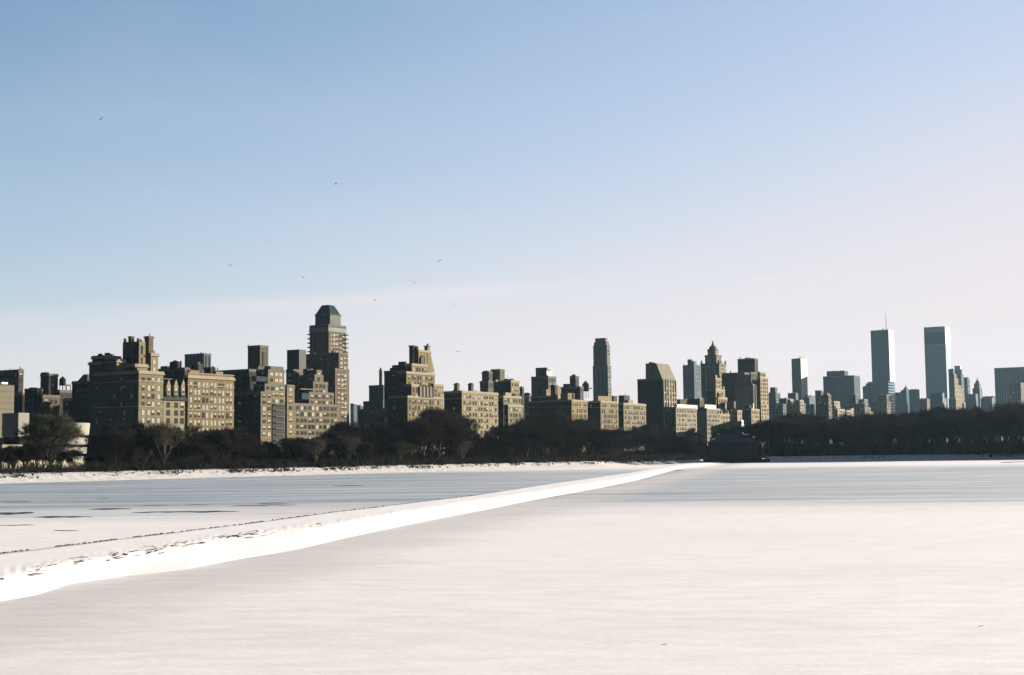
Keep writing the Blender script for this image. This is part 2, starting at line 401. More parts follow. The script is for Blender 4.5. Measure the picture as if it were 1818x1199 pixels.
for i in range(85):
    px = rnd.choice([rnd.gauss(60, 20), rnd.gauss(130, 14), rnd.gauss(210, 16), rnd.gauss(270, 12), rnd.gauss(320, 14), rnd.gauss(400, 22), rnd.gauss(440, 16), rnd.gauss(560, 14)])
    p = on_z(px, lerp_tab(cr, px)+rnd.gauss(0, 3), 0.5)
    a = rnd.uniform(-0.9, 0.9); L = rnd.uniform(0.15, 0.7); r = rnd.uniform(0.012, 0.035)   # broken stalks and grit lying along the crest
    mb.tube((p.x, p.y, 0.47), (p.x+math.cos(a)*L, p.y+math.sin(a)*L*1.5, 0.52+rnd.uniform(0, 0.10)), r, r*0.5, STONE, n=4)
tag(mb.build('rubble'), 'line of dark rubble and grit along the far edge and crest of the snowy ridge', 'rubble', kind='stuff')

# leads of open water in the ice, thin dark slits
WATER = mat('dark_open_water', (0.045, 0.065, 0.08), rough=0.7, var=0.3, spec=0.1)
mb = MB()
for (x0, x1, y, th) in [(0, 56, 891.5, 1.6), (-20, 62, 912, 4.2), (60, 165, 918.5, 2.6), (158, 234, 904.5, 2.4), (232, 426, 910.5, 2.2), (410, 530, 898, 1.4), (455, 515, 894, 1.2), (250, 300, 898, 0.8), (325, 372, 897, 0.8), (95, 140, 942.5, 1.2), (-10, 62, 933, 1.2), (1195, 1212, 835.5, 1.2), (1772, 1830, 820.8, 1.1), (590, 650, 863, 1.2), (170, 195, 886, 0.6)]:
    n_ = 26; top = []; bot = []
    for i in range(n_+1):
        k = i/n_; px = x0+(x1-x0)*k; tilt = -(px-x0)*0.012
        w_ = th*0.5*(math.sin(math.pi*k)**0.5 if 0 < k < 1 else 0)*(1+0.7*noise.noise(Vector((px*0.05, y, 0))))
        yc = y+tilt+1.2*noise.noise(Vector((px*0.03, y, 4)))
        top.append(on_z(px, yc-w_, 0.006)); bot.append(on_z(px, yc+w_+0.05, 0.006))
    for i in range(n_): mb.quad([bot[i], bot[i+1], top[i+1], top[i]], WATER)
tag(mb.build('open_water'), kind='structure')

# weeds and grit on the east bank
WEED = mat('dead_weeds', (0.03, 0.024, 0.017), var=0.4, scale=4)
mb = MB(); rnd = random.Random(5)
def sample_bank(pts, i, off, z): 
    t = (pts[min(i+1, len(pts)-1)]-pts[max(i-1, 0)]).normalized(); nrm = Vector((-t.y, t.x))
    if nrm.y < 0: nrm = -nrm
    return pts[i]+nrm*off
for pts, cnt, lim, zs in ((ptsE, 2600, 1.0, 0.64), (ptsS, 500, 1.0, 0.82)):
    for q in range(cnt):
        i = rnd.randrange(0, int(len(pts)*lim)); off = rnd.choice([rnd.uniform(3.2, 7.0), rnd.gauss(4.8, 0.5)])
        p = sample_bank(pts, i, off, 0)
        if noise.noise(Vector((p.x*0.05, p.y*0.05, 2))) < 0.02 and rnd.random() > 0.12: continue
        p = p + Vector((rnd.uniform(-2, 2), rnd.uniform(-1, 1)))
        z = zs*max(0.2, min(3.6, off*0.53-0.15))
        for b_ in range(5):
            a = rnd.uniform(0, 6.3); h = rnd.uniform(0.2, 0.6)
            mb.tube((p.x, p.y, z), (p.x+math.cos(a)*h*0.9, p.y+math.sin(a)*h*0.9, z+h), 0.12, 0.05, WEED, n=3)
tag(mb.build('dead_weeds'), 'scattered dead weeds sticking out of the snowy far bank', 'weeds', kind='stuff')

# iron fence round the running track on top of the bank
fe = bpy.data.objects.new('iron_fence', None); COL.objects.link(fe); fe.location = (ptsE[60].x, ptsE[60].y, 2.35)
tag(fe, 'low black iron fence running along the top of the snowy far bank', 'fence')
def fence_line(pts, nm_parent, T=2.4):
    o = Vector(nm_parent.location); mb = MB(); posts = []
    P = [sample_bank(pts, i, 9.4, 0) for i in range(len(pts))]
    for a, b in zip(P, P[1:]):
        for z in (T+1.0, T+0.25):
            d = (b-a).normalized(); nn = Vector((-d.y, d.x))*0.03
            for zz in (z,):
                mb.hexa([(a.x-nn.x-o.x, a.y-nn.y-o.y, zz-o.z), (b.x-nn.x-o.x, b.y-nn.y-o.y, zz-o.z), (b.x+nn.x-o.x, b.y+nn.y-o.y, zz-o.z), (a.x+nn.x-o.x, a.y+nn.y-o.y, zz-o.z)],
                        [(a.x-nn.x-o.x, a.y-nn.y-o.y, zz+0.12-o.z), (b.x-nn.x-o.x, b.y-nn.y-o.y, zz+0.12-o.z), (b.x+nn.x-o.x, b.y+nn.y-o.y, zz+0.12-o.z), (a.x+nn.x-o.x, a.y+nn.y-o.y, zz+0.12-o.z)], METAL, True)
    mb.build('rail', nm_parent)
    pk = MB()
    for a, b in zip(P, P[1:]):
        k = max(1, int((b-a).length/0.22))
        for q in range(k):
            p = a+(b-a)*q/k; pk.tube((p.x-o.x, p.y-o.y, T-0.1-o.z), (p.x-o.x, p.y-o.y, T+1.15-o.z), 0.045, 0.035, METAL, n=3)
    tag(pk.build('pickets', nm_parent), kind='stuff')
    pm = MB(); pm.tube((0, 0, 0), (0, 0, 1.35), 0.09, 0.07, METAL, n=6); pm.ring(0, 0, [(0.05, 1.33), (0.11, 1.42), (0.04, 1.52)], METAL, n=6); pme = pm.mesh('post')
    vis = [p for p in P[::4]]; vis.sort(key=lambda p: p.length); 
    for p in vis[:95]: link('post', pme, nm_parent, (p.x-o.x, p.y-o.y, T-0.1-o.z))
fence_line([p for p in ptsE if p.x/p.y > -0.55], fe)
fs = bpy.data.objects.new('iron_fence', None); COL.objects.link(fs); fs.location = (ptsS[10].x, ptsS[10].y, 3.0)
tag(fs, 'low black iron fence on the shaded bank to the right of the gatehouse', 'fence')
fence_line(ptsS, fs, 3.05)
# ================================================================ BUILDINGS
WCACHE = {}
def win_mesh(ww, wh, kind):
    key = (ww, wh, kind)
    if key in WCACHE: return WCACHE[key]
    side = kind.endswith('_n'); kind = kind.replace('_n', ''); mb = MB(); fr_ = METAL if (kind == 'blue' or side) else FRAME; t = 0.10; a = ww/2  # north-face frames take the dark metal, painting their shade
    for (x0, x1, z0, z1) in ((-a-t, -a, 0, wh), (a, a+t, 0, wh), (-a-t, a+t, wh, wh+t*1.6), (-t*0.35, t*0.35, 0, wh), (-a, a, wh*0.48, wh*0.48+t*0.7)):
        mb.box(x0, -0.12, z0, x1, 0, z1, fr_)
    mb.box(-a-0.2, -0.22, -0.16, a+0.2, 0, 0, fr_)
    g = {'blue': GLASSB}.get(kind, GLASSD)
    y = -0.05; cut = {'full': 0.0, 'half': wh*0.42, 'third': wh*0.66}.get(kind, wh)
    if cut > 0: mb.quad([(-a, y, 0), (a, y, 0), (a, y, cut), (-a, y, cut)], g)
    if cut < wh: mb.quad([(-a, y, cut), (a, y, cut), (a, y, wh), (-a, y, wh)], BLIND)
    me = mb.mesh('window'); WCACHE[key] = me; return me
UNIT = {}
def unit_box(m):
    if m.name not in UNIT:
        mb = MB(); mb.box(0, -1, 0, 1, 0, 1, m); UNIT[m.name] = mb.mesh('window_band')
    return UNIT[m.name]

class Bld:
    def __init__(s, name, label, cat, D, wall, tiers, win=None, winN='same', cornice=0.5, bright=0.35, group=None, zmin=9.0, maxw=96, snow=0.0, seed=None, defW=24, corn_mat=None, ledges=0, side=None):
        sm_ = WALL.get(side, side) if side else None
        s.D = D; s.rnd = random.Random(seed if seed is not None else name+label); s.wall = s.own(wall) if isinstance(wall, str) else wall; s.defW = defW
        s.C0 = corner(tiers[0][1], tiers[0][3], D)
        s.root = bpy.data.objects.new(name, None); COL.objects.link(s.root)
        s.root.location = (s.C0.x, s.C0.y, GZ); s.root.rotation_euler = (0, 0, ROTZ); tag(s.root, label, cat, group)
        s.boxes = []
        for i, t in enumerate(tiers):
            opt = t[4] if len(t) > 4 else {}
            s.boxes.append(s.fit(t[0], t[1], t[2], t[3], opt.get('back', 0.7*i), i > 0 and not (opt.get('free') and opt.get('back', 0) < 0), opt.get('W')))
        todo = list(range(len(s.boxes)))
        while todo:                                   # masses that touch form one wall mesh
            grp = [todo.pop(0)]; go = True
            while go:
                go = False
                for i in list(todo):
                    if any(s.boxes[i][0] <= s.boxes[j][1] and s.boxes[j][0] <= s.boxes[i][1] and s.boxes[i][2] <= s.boxes[j][3] and s.boxes[j][2] <= s.boxes[i][3] for j in grp):
                        grp.append(i); todo.remove(i); go = True
            mb = MB()
            for i in grp:
                b = s.boxes[i]; mb.box(b[0], b[2], -2.0, b[1], b[3], b[4], s.wall)
                if sm_: mb.m[-3] = mb.mi(sm_)  # north face gets a darker material, its shade put into the colour
            mb.build('wall', s.root)
        cm = corn_mat or (TRIM if wall in ('tan', 'gold', 'lime') else TRIMD)
        if cornice:
            for i, b in enumerate(s.boxes):
                if i and (b[1]-b[0]) < 4: continue
                mb = MB(); p = cornice; x0, x1, y0, y1, z = b
                mb.box(x0-p, y0-p, z-0.9, x1+p*0.5, y1+p*0.5, z-0.35, cm); mb.box(x0-p*0.4, y0-p*0.4, z-0.35, x1+p*0.3, y1+p*0.3, z+0.55, cm)
                mb.build('cornice', s.root)
            for k in range(ledges):
                x0, x1, y0, y1, z = s.boxes[0]; zz = z-4.2-k*11.0
                mb = MB(); mb.box(x0-0.3, y0-0.3, zz, x1+0.1, y1+0.1, zz+0.4, cm); mb.build('string_course', s.root)
        for b in s.boxes:
            if snow and s.rnd.random() < snow:
                mb = MB(); mb.box(b[0]+0.5, b[2]+0.5, b[4]+0.05, b[1]-0.4, b[3]-0.4, b[4]+0.65, SNOWR); mb.build('roof_snow', s.root)
        s.clutter()
        s.cands = []
        s.zmin = zmin-GZ
        wn_ = win if winN == 'same' else winN
        for bi, b in enumerate(s.boxes):
            topt = tiers[bi][4] if len(tiers[bi]) > 4 else {}
            W_ = topt.get('win', win); N_ = topt.get('winN', topt.get('win', wn_))
            if W_: s.face(b, 'W', W_, topt.get('bright', bright), bi)
            if N_: s.face(b, 'N', N_, topt.get('brightN', bright*0.25), bi)
        s.flush(maxw)
    def own(s, wall):
        # each building has its own batch of brick or stone, a shade off its neighbours'
        m = WALL[wall].copy()
        for nd in m.node_tree.nodes:
            if nd.type == 'VECT_MATH':
                c = nd.inputs[0].default_value; v = s.rnd.uniform(0.80, 1.22); t = s.rnd.uniform(-0.10, 0.10)
                nd.inputs[0].default_value = (c[0]*v*(1+t), c[1]*v, c[2]*v*(1-t*1.4))
        return m
    def to_local(s, P):
        d = Vector((P.x-s.C0.x, P.y-s.C0.y)); return (d.dot(S), d.dot(E), P.z-GZ)
    def fit(s, xl, xc, xr, yt, back=0.0, nest=False, W=None, yw=None):
        d = ray(xc, yt)
        for k in range(400):
            C = corner(xc, yt, s.D+back); lx, ly, lz = s.to_local(C)
            if not nest or lx >= 0.25 or xc < -50: break
            back += 0.4
        c2 = Vector((C.x, C.y))
        def solve(px, V, y):
            dd = ray(px, y); u = dd.x/dd.y; return (u*c2.y-c2.x)/(V.x-u*V.y)
        w = W if W else (solve(xl, E, yt) if xl < xc-0.3 else s.defW)
        l = solve(xr, S, yt) if xr > xc+0.3 else 18
        w = max(1.0, min(w, 160)); l = max(1.0, min(l, 160)) if l > 0 else 160
        return (lx, lx+l, ly, ly+w, lz)
    def clutter(s):
        for b in s.boxes:
            Lx, Ly = b[1]-b[0], b[3]-b[2]
            if Lx < 8 or Ly < 8: continue
            n = s.rnd.randint(3, 6)
            for k in range(n):
                mb = MB()
                a = s.rnd.uniform(0.1, 0.75)*Lx+b[0]; c = s.rnd.uniform(0.1, 0.7)*Ly+b[2]; sx = s.rnd.uniform(0.8, 3.0); sy = s.rnd.uniform(0.8, 2.6); h = s.rnd.uniform(0.8, 2.3)
                mb.box(a, c, b[4]-0.2, a+sx, c+sy, b[4]+h, s.wall if s.rnd.random() < 0.5 else TRIMD)
                if s.rnd.random() < 0.5: mb.tube((a+sx/2, c+sy/2, b[4]+h), (a+sx/2, c+sy/2, b[4]+h+s.rnd.uniform(0.8, 2.5)), 0.09, 0.06, METAL)
                mb.build('roof_bulkhead', s.root)
    def inside(s, x, y, z, skip):
        for i, b in enumerate(s.boxes):
            if i != skip and b[0]-0.3 < x < b[1]+0.3 and b[2]-0.3 < y < b[3]+0.3 and z < b[4]+0.2: return True
        return False
    def face(s, b, f, spec, bright, bi):
        mode, fh, bay, ww, wh = spec[:5]; x0, x1, y0, y1, z1 = b
        Lf = (x1-x0) if f == 'W' else (y1-y0)
        if Lf < ww+1: return
        top = spec[5] if len(spec) > 5 else 1.6
        if mode == 'grid':
            n = max(1, int((Lf-1.2)/bay)); m = (Lf-n*bay)/2; k = 0
            while True:
                z = z1-top-wh-k*fh
                if z < s.zmin: break
                for i in range(n):
                    c = m+bay*(i+0.5)
                    # pairs: shift alternate bays for a less even rhythm
                    c += (0.22 if i % 2 else -0.22)*(bay-ww)*0.6
                    x, y = (x0+c, y0) if f == 'W' else (x0, y0+c)
                    px_, py_ = (x, y-0.3) if f == 'W' else (x-0.3, y)
                    if s.inside(px_, py_, z+wh/2, bi): continue
                    r = s.rnd.random()
                    kind = ('full' if r < bright*0.45 else 'half' if r < bright*0.8 else 'third' if r < bright else ('blue' if s.rnd.random() < 0.25 else 'dark'))
                    s.cands.append((z, x, y, f, ww, wh, kind+('_n' if f == 'N' else '')))
                k += 1
        elif mode == 'ribbon':
            k = 0; g = spec[6] if len(spec) > 6 else GLASSD
            while k < 75:
                z = z1-top-wh-k*fh
                if z < s.zmin: break
                x, y = (x0+0.6, y0) if f == 'W' else (x0, y0+Lf-0.6)
                o = link('window_band', unit_box(g), s.root, (x, y, z), 0 if f == 'W' else -math.pi/2)
                o.scale = (Lf-1.2, 0.08, wh); k += 1
        elif mode == 'strip':
            g = spec[6] if len(spec) > 6 else GLASSD
            n = max(1, int(Lf/bay)); m = (Lf-n*bay)/2
            for i in range(n):
                c = m+bay*i+(bay-ww)/2; x, y = (x0+c, y0) if f == 'W' else (x0, y0+c+ww)
                o = link('window_strip', unit_box(g), s.root, (x, y, max(s.zmin, 1)), 0 if f == 'W' else -math.pi/2)
                o.scale = (ww, 0.08, z1-top-max(s.zmin, 1))
    def flush(s, maxw):
        s.cands.sort(key=lambda c: (c[3] != 'W', -c[0]))
        for c in s.cands[:maxw]:
            z, x, y, f, ww, wh, kind = c
            link('window', win_mesh(ww, wh, kind), s.root, (x, y, z), 0 if f == 'W' else -math.pi/2)
        rest = s.cands[maxw:]
        if rest:
            mb = MB()
            for z, x, y, f, ww, wh, kind in rest:
                me = win_mesh(ww, wh, kind); k = len(mb.v)
                for v in me.vertices:
                    vx, vy, vz = v.co
                    mb.v.append((x+vx, y+vy, z+vz) if f == 'W' else (x+vy, y-vx, z+vz))
                for p in me.polygons:
                    mb.f.append(tuple(k+q for q in p.vertices)); mb.m.append(mb.mi(me.materials[p.material_index]))
            tag(mb.build('window', s.root), kind='stuff')
        s.cands = []
    # --- extra parts, given by their outline in the view and a set-back from the street wall
    def box(s, name, xl, xc, xr, yt, yb, back, m, W=None, parent=None, taper=0.0):
        b = s.fit(xl, xc, xr, yt, back, back > 0, W); zb = corner(xc, yb, s.D+back).z-GZ
        mb = MB(); x0, x1, y0, y1, z1 = b; t = taper
        mb.hexa([(x0, y0, zb), (x1, y0, zb), (x1, y1, zb), (x0, y1, zb)], [(x0+t, y0+t, z1), (x1-t, y0+t, z1), (x1-t, y1-t, z1), (x0+t, y1-t, z1)], WALL.get(m, m) if isinstance(m, str) else m, True)
        return mb.build(name, parent or s.root), b, zb
    def pos(s, px, py, back):
        if back > 0:
            for k in range(400):
                if s.to_local(corner(px, py, s.D+back))[0] >= 0.6: break
                back += 0.4
        return Vector(s.to_local(corner(px, py, s.D+back)))
    def scale_at(s, px, back): return corner(px, 700, s.D+back).y/F
    def tank(s, px, yt, yb, wpx, back, legs=True):
        k = s.scale_at(px, back); c = s.pos(px, yb, back); c.x, c.y = c.x, c.y; H = (yb-yt)*k; r = wpx*k/2; z0 = c.z
        mb = MB(); lz = z0+H*(0.30 if legs else 0.0)
        mb.ring(c.x, c.y, [(r, lz), (r*0.97, z0+H*0.74)], WOODT, n=16); t = mb.build('water_tank', s.root)
        mb = MB(); mb.ring(c.x, c.y, [(r*1.06, z0+H*0.735), (r*0.05, z0+H)], METAL, n=16); mb.build('tank_roof', t)
        if legs:
            for a in range(4):
                an = a*math.pi/2+0.785; q = Vector((c.x+r*0.8*math.cos(an), c.y+r*0.8*math.sin(an)))
                mb = MB(); mb.tube((q.x, q.y, z0-1.5), (q.x, q.y, lz), 0.16, 0.14, METAL); mb.build('leg', t)
    def mast(s, px, yt, yb, back, r=0.25, name='antenna', m=None):
        a = s.pos(px, yb, back); b = s.pos(px, yt, back); b = Vector((a.x, a.y, b.z)); mb = MB(); mb.tube(a-Vector((0, 0, 2)), b, r, r*0.5, m or METAL, n=6); return mb.build(name, s.root)
    def chimney(s, px, w_, yt, yb, back, m, cap=True):
        k = s.scale_at(px, back); c = s.pos(px, yb, back); h = (yb-yt)*k; r = w_*k/2*0.72
        mb = MB(); M_ = WALL.get(m, m) if isinstance(m, str) else m
        mb.box(c.x-r, c.y-r, c.z-3, c.x+r, c.y+r, c.z+h, M_)
        if cap: mb.box(c.x-r*1.25, c.y-r*1.25, c.z+h*0.93, c.x+r*1.25, c.y+r*1.25, c.z+h*0.97+0.2, TRIMD)
        return mb.build('chimney', s.root)

G35 = ('grid', 3.45, 2.9, 1.35, 2.0); 
GPAIR = ('grid', 3.45, 3.3, 1.5, 2.1, 2.2)
GDENSE = ('grid', 3.3, 2.5, 1.25, 1.8)
GFAR = ('grid', 3.6, 3.6, 1.8, 2.0)
MOD = ('grid', 3.0, 4.0, 2.7, 1.75, 0.9)

# ---- far left group behind the museum
b = Bld('limestone_slab', 'plain beige gridded slab at the left edge of the picture, behind the white museum', 'building', 475, mat('beige_slab', (0.115, 0.105, 0.078), var=0.2, scale=0.8, courses=2.4), [(-70, -22, 25.5, 682)], win=None, cornice=0, zmin=12)
b.box('roof_snow', 2, 3, 14, 678.5, 682, 1.0, SNOWR)
b = Bld('brick_tower', 'dark brown brick tower with a taller right corner, behind the beige slab at far left', 'building', 700, 'dark', [(-20, 33, 42, 657.5), (33, 37, 41.5, 655)], win=GFAR, bright=0.2, cornice=0.3)
b.mast(18, 652, 657, 3); b.mast(36, 651, 656, 2, 0.4)
b = Bld('brick_tower', 'narrow dark two-part brick tower left of the rooftop water tank at far left', 'building', 620, 'dark', [(72, 87, 103, 665), (72.5, 83, 87, 661)], win=('grid', 3.3, 3.4, 1.2, 1.6), bright=0.15, cornice=0.4, zmin=30)
b = Bld('apartment_building', 'low dark apartment block left of the narrow two-part tower, behind the museum', 'building', 600, 'black', [(44, 66, 76, 691), (25, 40, 52, 699), (52, 60, 66, 688)], win=G35, bright=0.1, cornice=0.3)
b = Bld('apartment_building', 'brown apartment block below the narrow two-part tower at far left', 'building', 540, 'brown', [(70, 76, 106, 703)], win=G35, bright=0.3, cornice=0.3)
b = Bld('apartment_building', 'dark apartment block carrying a water tank and an open roof frame at far left', 'building', 590, 'dark', [(98, 106, 134, 694)], win=G35, bright=0.25, cornice=0.4)
b.tank(111, 668, 692, 12, 4)
fm = MB(); p = b.pos(118, 694, 2); q = b.pos(125, 694, 2); z = b.pos(118, 684, 2).z
fm.tube((p.x, p.y, p.z-1), (p.x, p.y, z), 0.25, 0.25, METAL); fm.tube((q.x, q.y, q.z-1), (q.x, q.y, z), 0.25, 0.25, METAL); fm.tube((p.x, p.y, z), (q.x, q.y, z), 0.3, 0.3, METAL); fm.build('roof_frame', b.root)
b = Bld('apartment_building', 'small brown block with a yellowish top storey, right of the water tank block', 'building', 530, 'olive', [(112, 124, 141, 709)], win=G35, bright=0.6, cornice=0.4, corn_mat=TRIM)
b = Bld('apartment_building', 'dark block with a slate mansard at the left end of the big tan stepped house', 'building', 520, 'black', [(128, 152, 176, 678), (137, 160, 180, 692, {'free': 1, 'back': -20})], win=G35, bright=0.1, cornice=0.3)
b.box('mansard_roof', 136, 155, 180, 664, 678, 1.5, 'grey', taper=2.2)

# ---- museum: white stacked spiral drum
MUW = mat('museum_concrete', (0.19, 0.18, 0.16), var=0.12, streak=True)
mu = bpy.data.objects.new('museum', None); COL.objects.link(mu); C = corner(101, 800, 478); mu.location = (C.x, C.y, GZ); mu.rotation_euler = (0, 0, ROTZ)
tag(mu, 'low white museum with stacked round bands, behind the wide bare tree at far left', 'museum')
k = C.y/F; R_ = 56*k
def zpix(py): return at_y(101, py, C.y).z-GZ
for (y0, y1, r0, r1) in ((752, 773.5, 1.0, 0.965), (778, 790, 0.95, 0.93), (795, 806, 0.92, 0.90), (811, 820, 0.89, 0.88)):
    mb = MB(); z1, z0 = zpix(y0), zpix(y1); mb.ring(0, 0, [(R_*r1, z0), (R_*r0, z1), (R_*r0-0.5, z1), (R_*r0-0.5, z1-1.0)], MUW, n=56); o = mb.build('spiral_band', mu, smooth=False)
mb = MB(); mb.ring(0, 0, [(R_*0.80, -1), (R_*0.80, zpix(753))], GLASSD, n=40); mb.build('drum', mu)
mb = MB(); mb.ring(0, 0, [(R_*0.6, zpix(753)), (R_*0.45, zpix(747)), (R_*0.1, zpix(744))], GLASSB, n=24); mb.build('skylight', mu)
def mubox(nm, xl, xc, xr, yt, yb, D, m):
    P = corner(xc, yt, D); d = Vector((P.x-C.x, P.y-C.y)); lx, ly = d.dot(S), d.dot(E); z1 = P.z-GZ; z0 = corner(xc, yb, D).z-GZ
    def sol(px, V):
        dd = ray(px, yt); u = dd.x/dd.y; return (u*P.y-P.x)/(V.x-u*V.y)
    w_, l_ = sol(xl, E), sol(xr, S); mb = MB(); mb.box(lx, ly, z0, lx+l_, ly+w_, z1, m); return mb.build(nm, mu)
mubox('wing', 4, 33, 52, 733, 775, 462, MUW)
mubox('wing_base', 6, 35, 51, 775, 789, 466, GLASSD)
mubox('parapet_band', -30, 4, 40, 789.5, 797, 458, MUW)
mubox('glazed_band', -30, 6, 40, 797, 803, 461, GLASSD)
mubox('parapet_band', -30, 3, 60, 803.5, 809, 459, MUW)
mubox('glazed_band', -30, 6, 130, 809, 818, 462, GLASSD)
mubox('base_wall', -30, 3, 150, 818, 838, 458, mat('concrete_wall', (0.28,0.26,0.2), var=0.2))

# ---- the avenue front, left to right
b = Bld('apartment_house', 'big tan house with a dark tower of chimneys, right of the museum', 'building', 460, 'tan',
        [(168, 246.5, 290, 660), (163.5, 186, 214, 633, {'free': 1, 'back': 9, 'win': None}), (158.5, 180, 205, 644, {'free': 1, 'back': 6, 'win': None}), (190, 207, 222, 640, {'free': 1, 'back': 12, 'win': None}), (205, 240, 262, 648, {'free': 1, 'back': 8}), (218, 247, 258.5, 606, {'free': 1, 'back': 10, 'win': ('grid', 5.2, 2.4, 0.8, 3.6, 2), 'brightN': 0.0}), (254, 268, 281, 629, {'free': 1, 'back': 9, 'bright': 0.8}), (262, 269, 275.5, 622, {'free': 1, 'back': 12, 'win': None})],
        win=('grid', 3.55, 2.9, 1.5, 2.1, 2.4), winN=('grid', 3.55, 2.15, 1.1, 1.9, 2.4), bright=0.7, side=mat('shaded_side_brick', (0.05, 0.052, 0.048), var=0.2, streak=True), cornice=0.7, ledges=2, zmin=14)  # side brick darkened to paint the shade of the north face
b.chimney(264, 15, 597, 650, 11, 'olive'); b.chimney(233, 10, 598, 607, 14, 'olive'); b.chimney(222, 5, 602, 607, 14, 'olive'); b.chimney(246, 6, 602, 607, 11, 'olive'); b.chimney(251, 4, 604, 607, 11, 'tan')
b.mast(266, 592, 598, 12, 0.3); b.mast(180, 629, 633, 10, 0.5); b.tank(178, 627.5, 634, 9, 11, False)
b.box('roof_frame', 190, 207, 209, 637, 640, 12.5, 'dark')

b = Bld('apartment_house', 'narrow limestone house with a dark mansard and three lit dormers between two wide tan blocks', 'building', 460.3, 'lime', [(285, 290.3, 333.6, 707)], win=('grid', 3.5, 4.3, 1.9, 2.3, 1.8), bright=0.3, side='dark', cornice=0.9, corn_mat=METAL, zmin=16)
bb, fb, zb = b.box('mansard_roof', 284, 290.8, 333.2, 671, 707, 0.4, 'green', W=20, taper=2.0)
for px in (299, 312, 325):
    p = b.pos(px, 690, 0.2); mb = MB(); w_ = 1.25
    mb.box(p.x-w_, p.y-0.2, p.z-3.8, p.x+w_, p.y+3.0, p.z+0.8, WALL['lime'])
    mb.quad([(p.x-w_-0.2, p.y-0.25, p.z+0.8), (p.x+w_+0.2, p.y-0.25, p.z+0.8), (p.x, p.y-0.25, p.z+4.2)], WALL['lime'])
    mb.quad([(p.x-w_-0.2, p.y-0.25, p.z+0.8), (p.x, p.y-0.25, p.z+4.2), (p.x, p.y+3.5, p.z+4.2), (p.x-w_-0.2, p.y+3.0, p.z+0.8)], WALL['green'])
    mb.quad([(p.x+w_+0.2, p.y+3.0, p.z+0.8), (p.x, p.y+3.5, p.z+4.2), (p.x, p.y-0.25, p.z+4.2), (p.x+w_+0.2, p.y-0.25, p.z+0.8)], WALL['green'])
    d = mb.build('dormer', b.root); link('window', win_mesh(1.35, 2.4, 'half'), d, (p.x, p.y-0.2, p.z-2.2))
for px in (299, 312, 325):
    p = b.pos(px, 702, 0.1); link('window', win_mesh(1.9, 2.0, 'third'), b.root, (p.x, p.y-0.1, p.z-1.0))

b = Bld('apartment_building', 'dark brown block rising behind the dormered mansard house, with a round rooftop tank', 'building', 485, 'dark', [(276, 328, 337, 654.5), (328, 345, 363, 658, {'free': 1})], win=None, cornice=0.3)
b.tank(311, 639.5, 656, 20, 3, False); b.chimney(321, 3, 641, 655, 3, 'dark', False); b.box('roof_bulkhead', 285, 297, 306, 650, 655, 4, 'dark')
b = Bld('glass_tower', 'pale blue grey tower with flat top behind the long tan ten-window-wide block', 'building', 720, 'slate', [(328, 362, 375, 628.5)], win=('strip', 3, 3.4, 1.7, 1, 1.2), cornice=0.2)
b.mast(357, 625, 629, 3, 0.8)

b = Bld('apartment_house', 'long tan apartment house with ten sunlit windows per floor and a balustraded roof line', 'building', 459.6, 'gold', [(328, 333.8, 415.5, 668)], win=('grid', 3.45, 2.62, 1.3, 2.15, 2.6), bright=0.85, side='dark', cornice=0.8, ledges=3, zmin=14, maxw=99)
p0 = b.boxes[0]; mb = MB()
for i in range(int((p0[1]-p0[0])/0.9)): mb.box(p0[0]+i*0.9, p0[2]-0.25, p0[4]+0.5, p0[0]+i*0.9+0.4, p0[2]+0.05, p0[4]+1.4, TRIM)
mb.box(p0[0], p0[2]-0.3, p0[4]+1.4, p0[1], p0[2]+0.1, p0[4]+1.7, TRIM); mb.build('balustrade', b.root)
b.box('penthouse', 333, 337, 354, 657, 668, 4, 'tan'); b.box('roof_bulkhead', 341, 352, 360, 646, 668, 9, 'dark'); b.box('roof_bulkhead', 362, 374, 383, 652, 668, 8, 'dark'); b.box('penthouse', 380, 384, 396, 660, 668, 5, 'lime')
b.mast(386, 653, 661, 7, 0.4); b.chimney(351, 8, 644, 650, 10, 'brown'); b.tank(378, 650, 660, 7, 9, False)

b = Bld('apartment_building', 'wide flat-topped black block between the long tan house and the slim plain tower', 'building', 495, 'black', [(383, 442, 458, 657)], win=GFAR, bright=0.1, cornice=0.2)
b = Bld('slim_tower', 'slim square brown tower with a dark vertical slot in its sunlit right face', 'tower', 560, 'olive', [(440, 461.5, 476.5, 614.5)], win=None, side='dark', cornice=0.3)
b.box('stair_slot', 465, 466.5, 470, 625, 651, -0.25, METAL, W=0.5); b.mast(440.8, 611, 640, 14, 0.3); b.box('stair_slot', 457, 458.5, 465, 650, 662, -2, 'olive')  # dark strip paints the shade inside the slot

b = Bld('apartment_building', 'white brick terraced apartment block with dark recessed balconies, right of the tall black block', 'building', 458.5, 'buff', [(414, 463, 484, 697), (450, 470, 505.5, 683), (455, 476, 505, 657.5), (470, 480, 503, 652)], win=('grid', 3.05, 3.3, 2.0, 1.5, 0.9), winN=('grid', 3.05, 5, 1.6, 1.4, 1), bright=0.8, side='black', cornice=0.25, zmin=14)
b.box('balcony_stack', 483, 484, 505.5, 717, 812, -0.3, METAL, W=1.0)  # dark box stands in for the shade of the balcony recess
for q in range(7): b.box('balcony', 484, 490, 505.5, 718+q*10.6, 719.4+q*10.6, -1.2, 'buff', W=1.2)
b.box('terrace_glass', 454, 455.5, 475, 668, 677, -1, GLASSB, W=3)

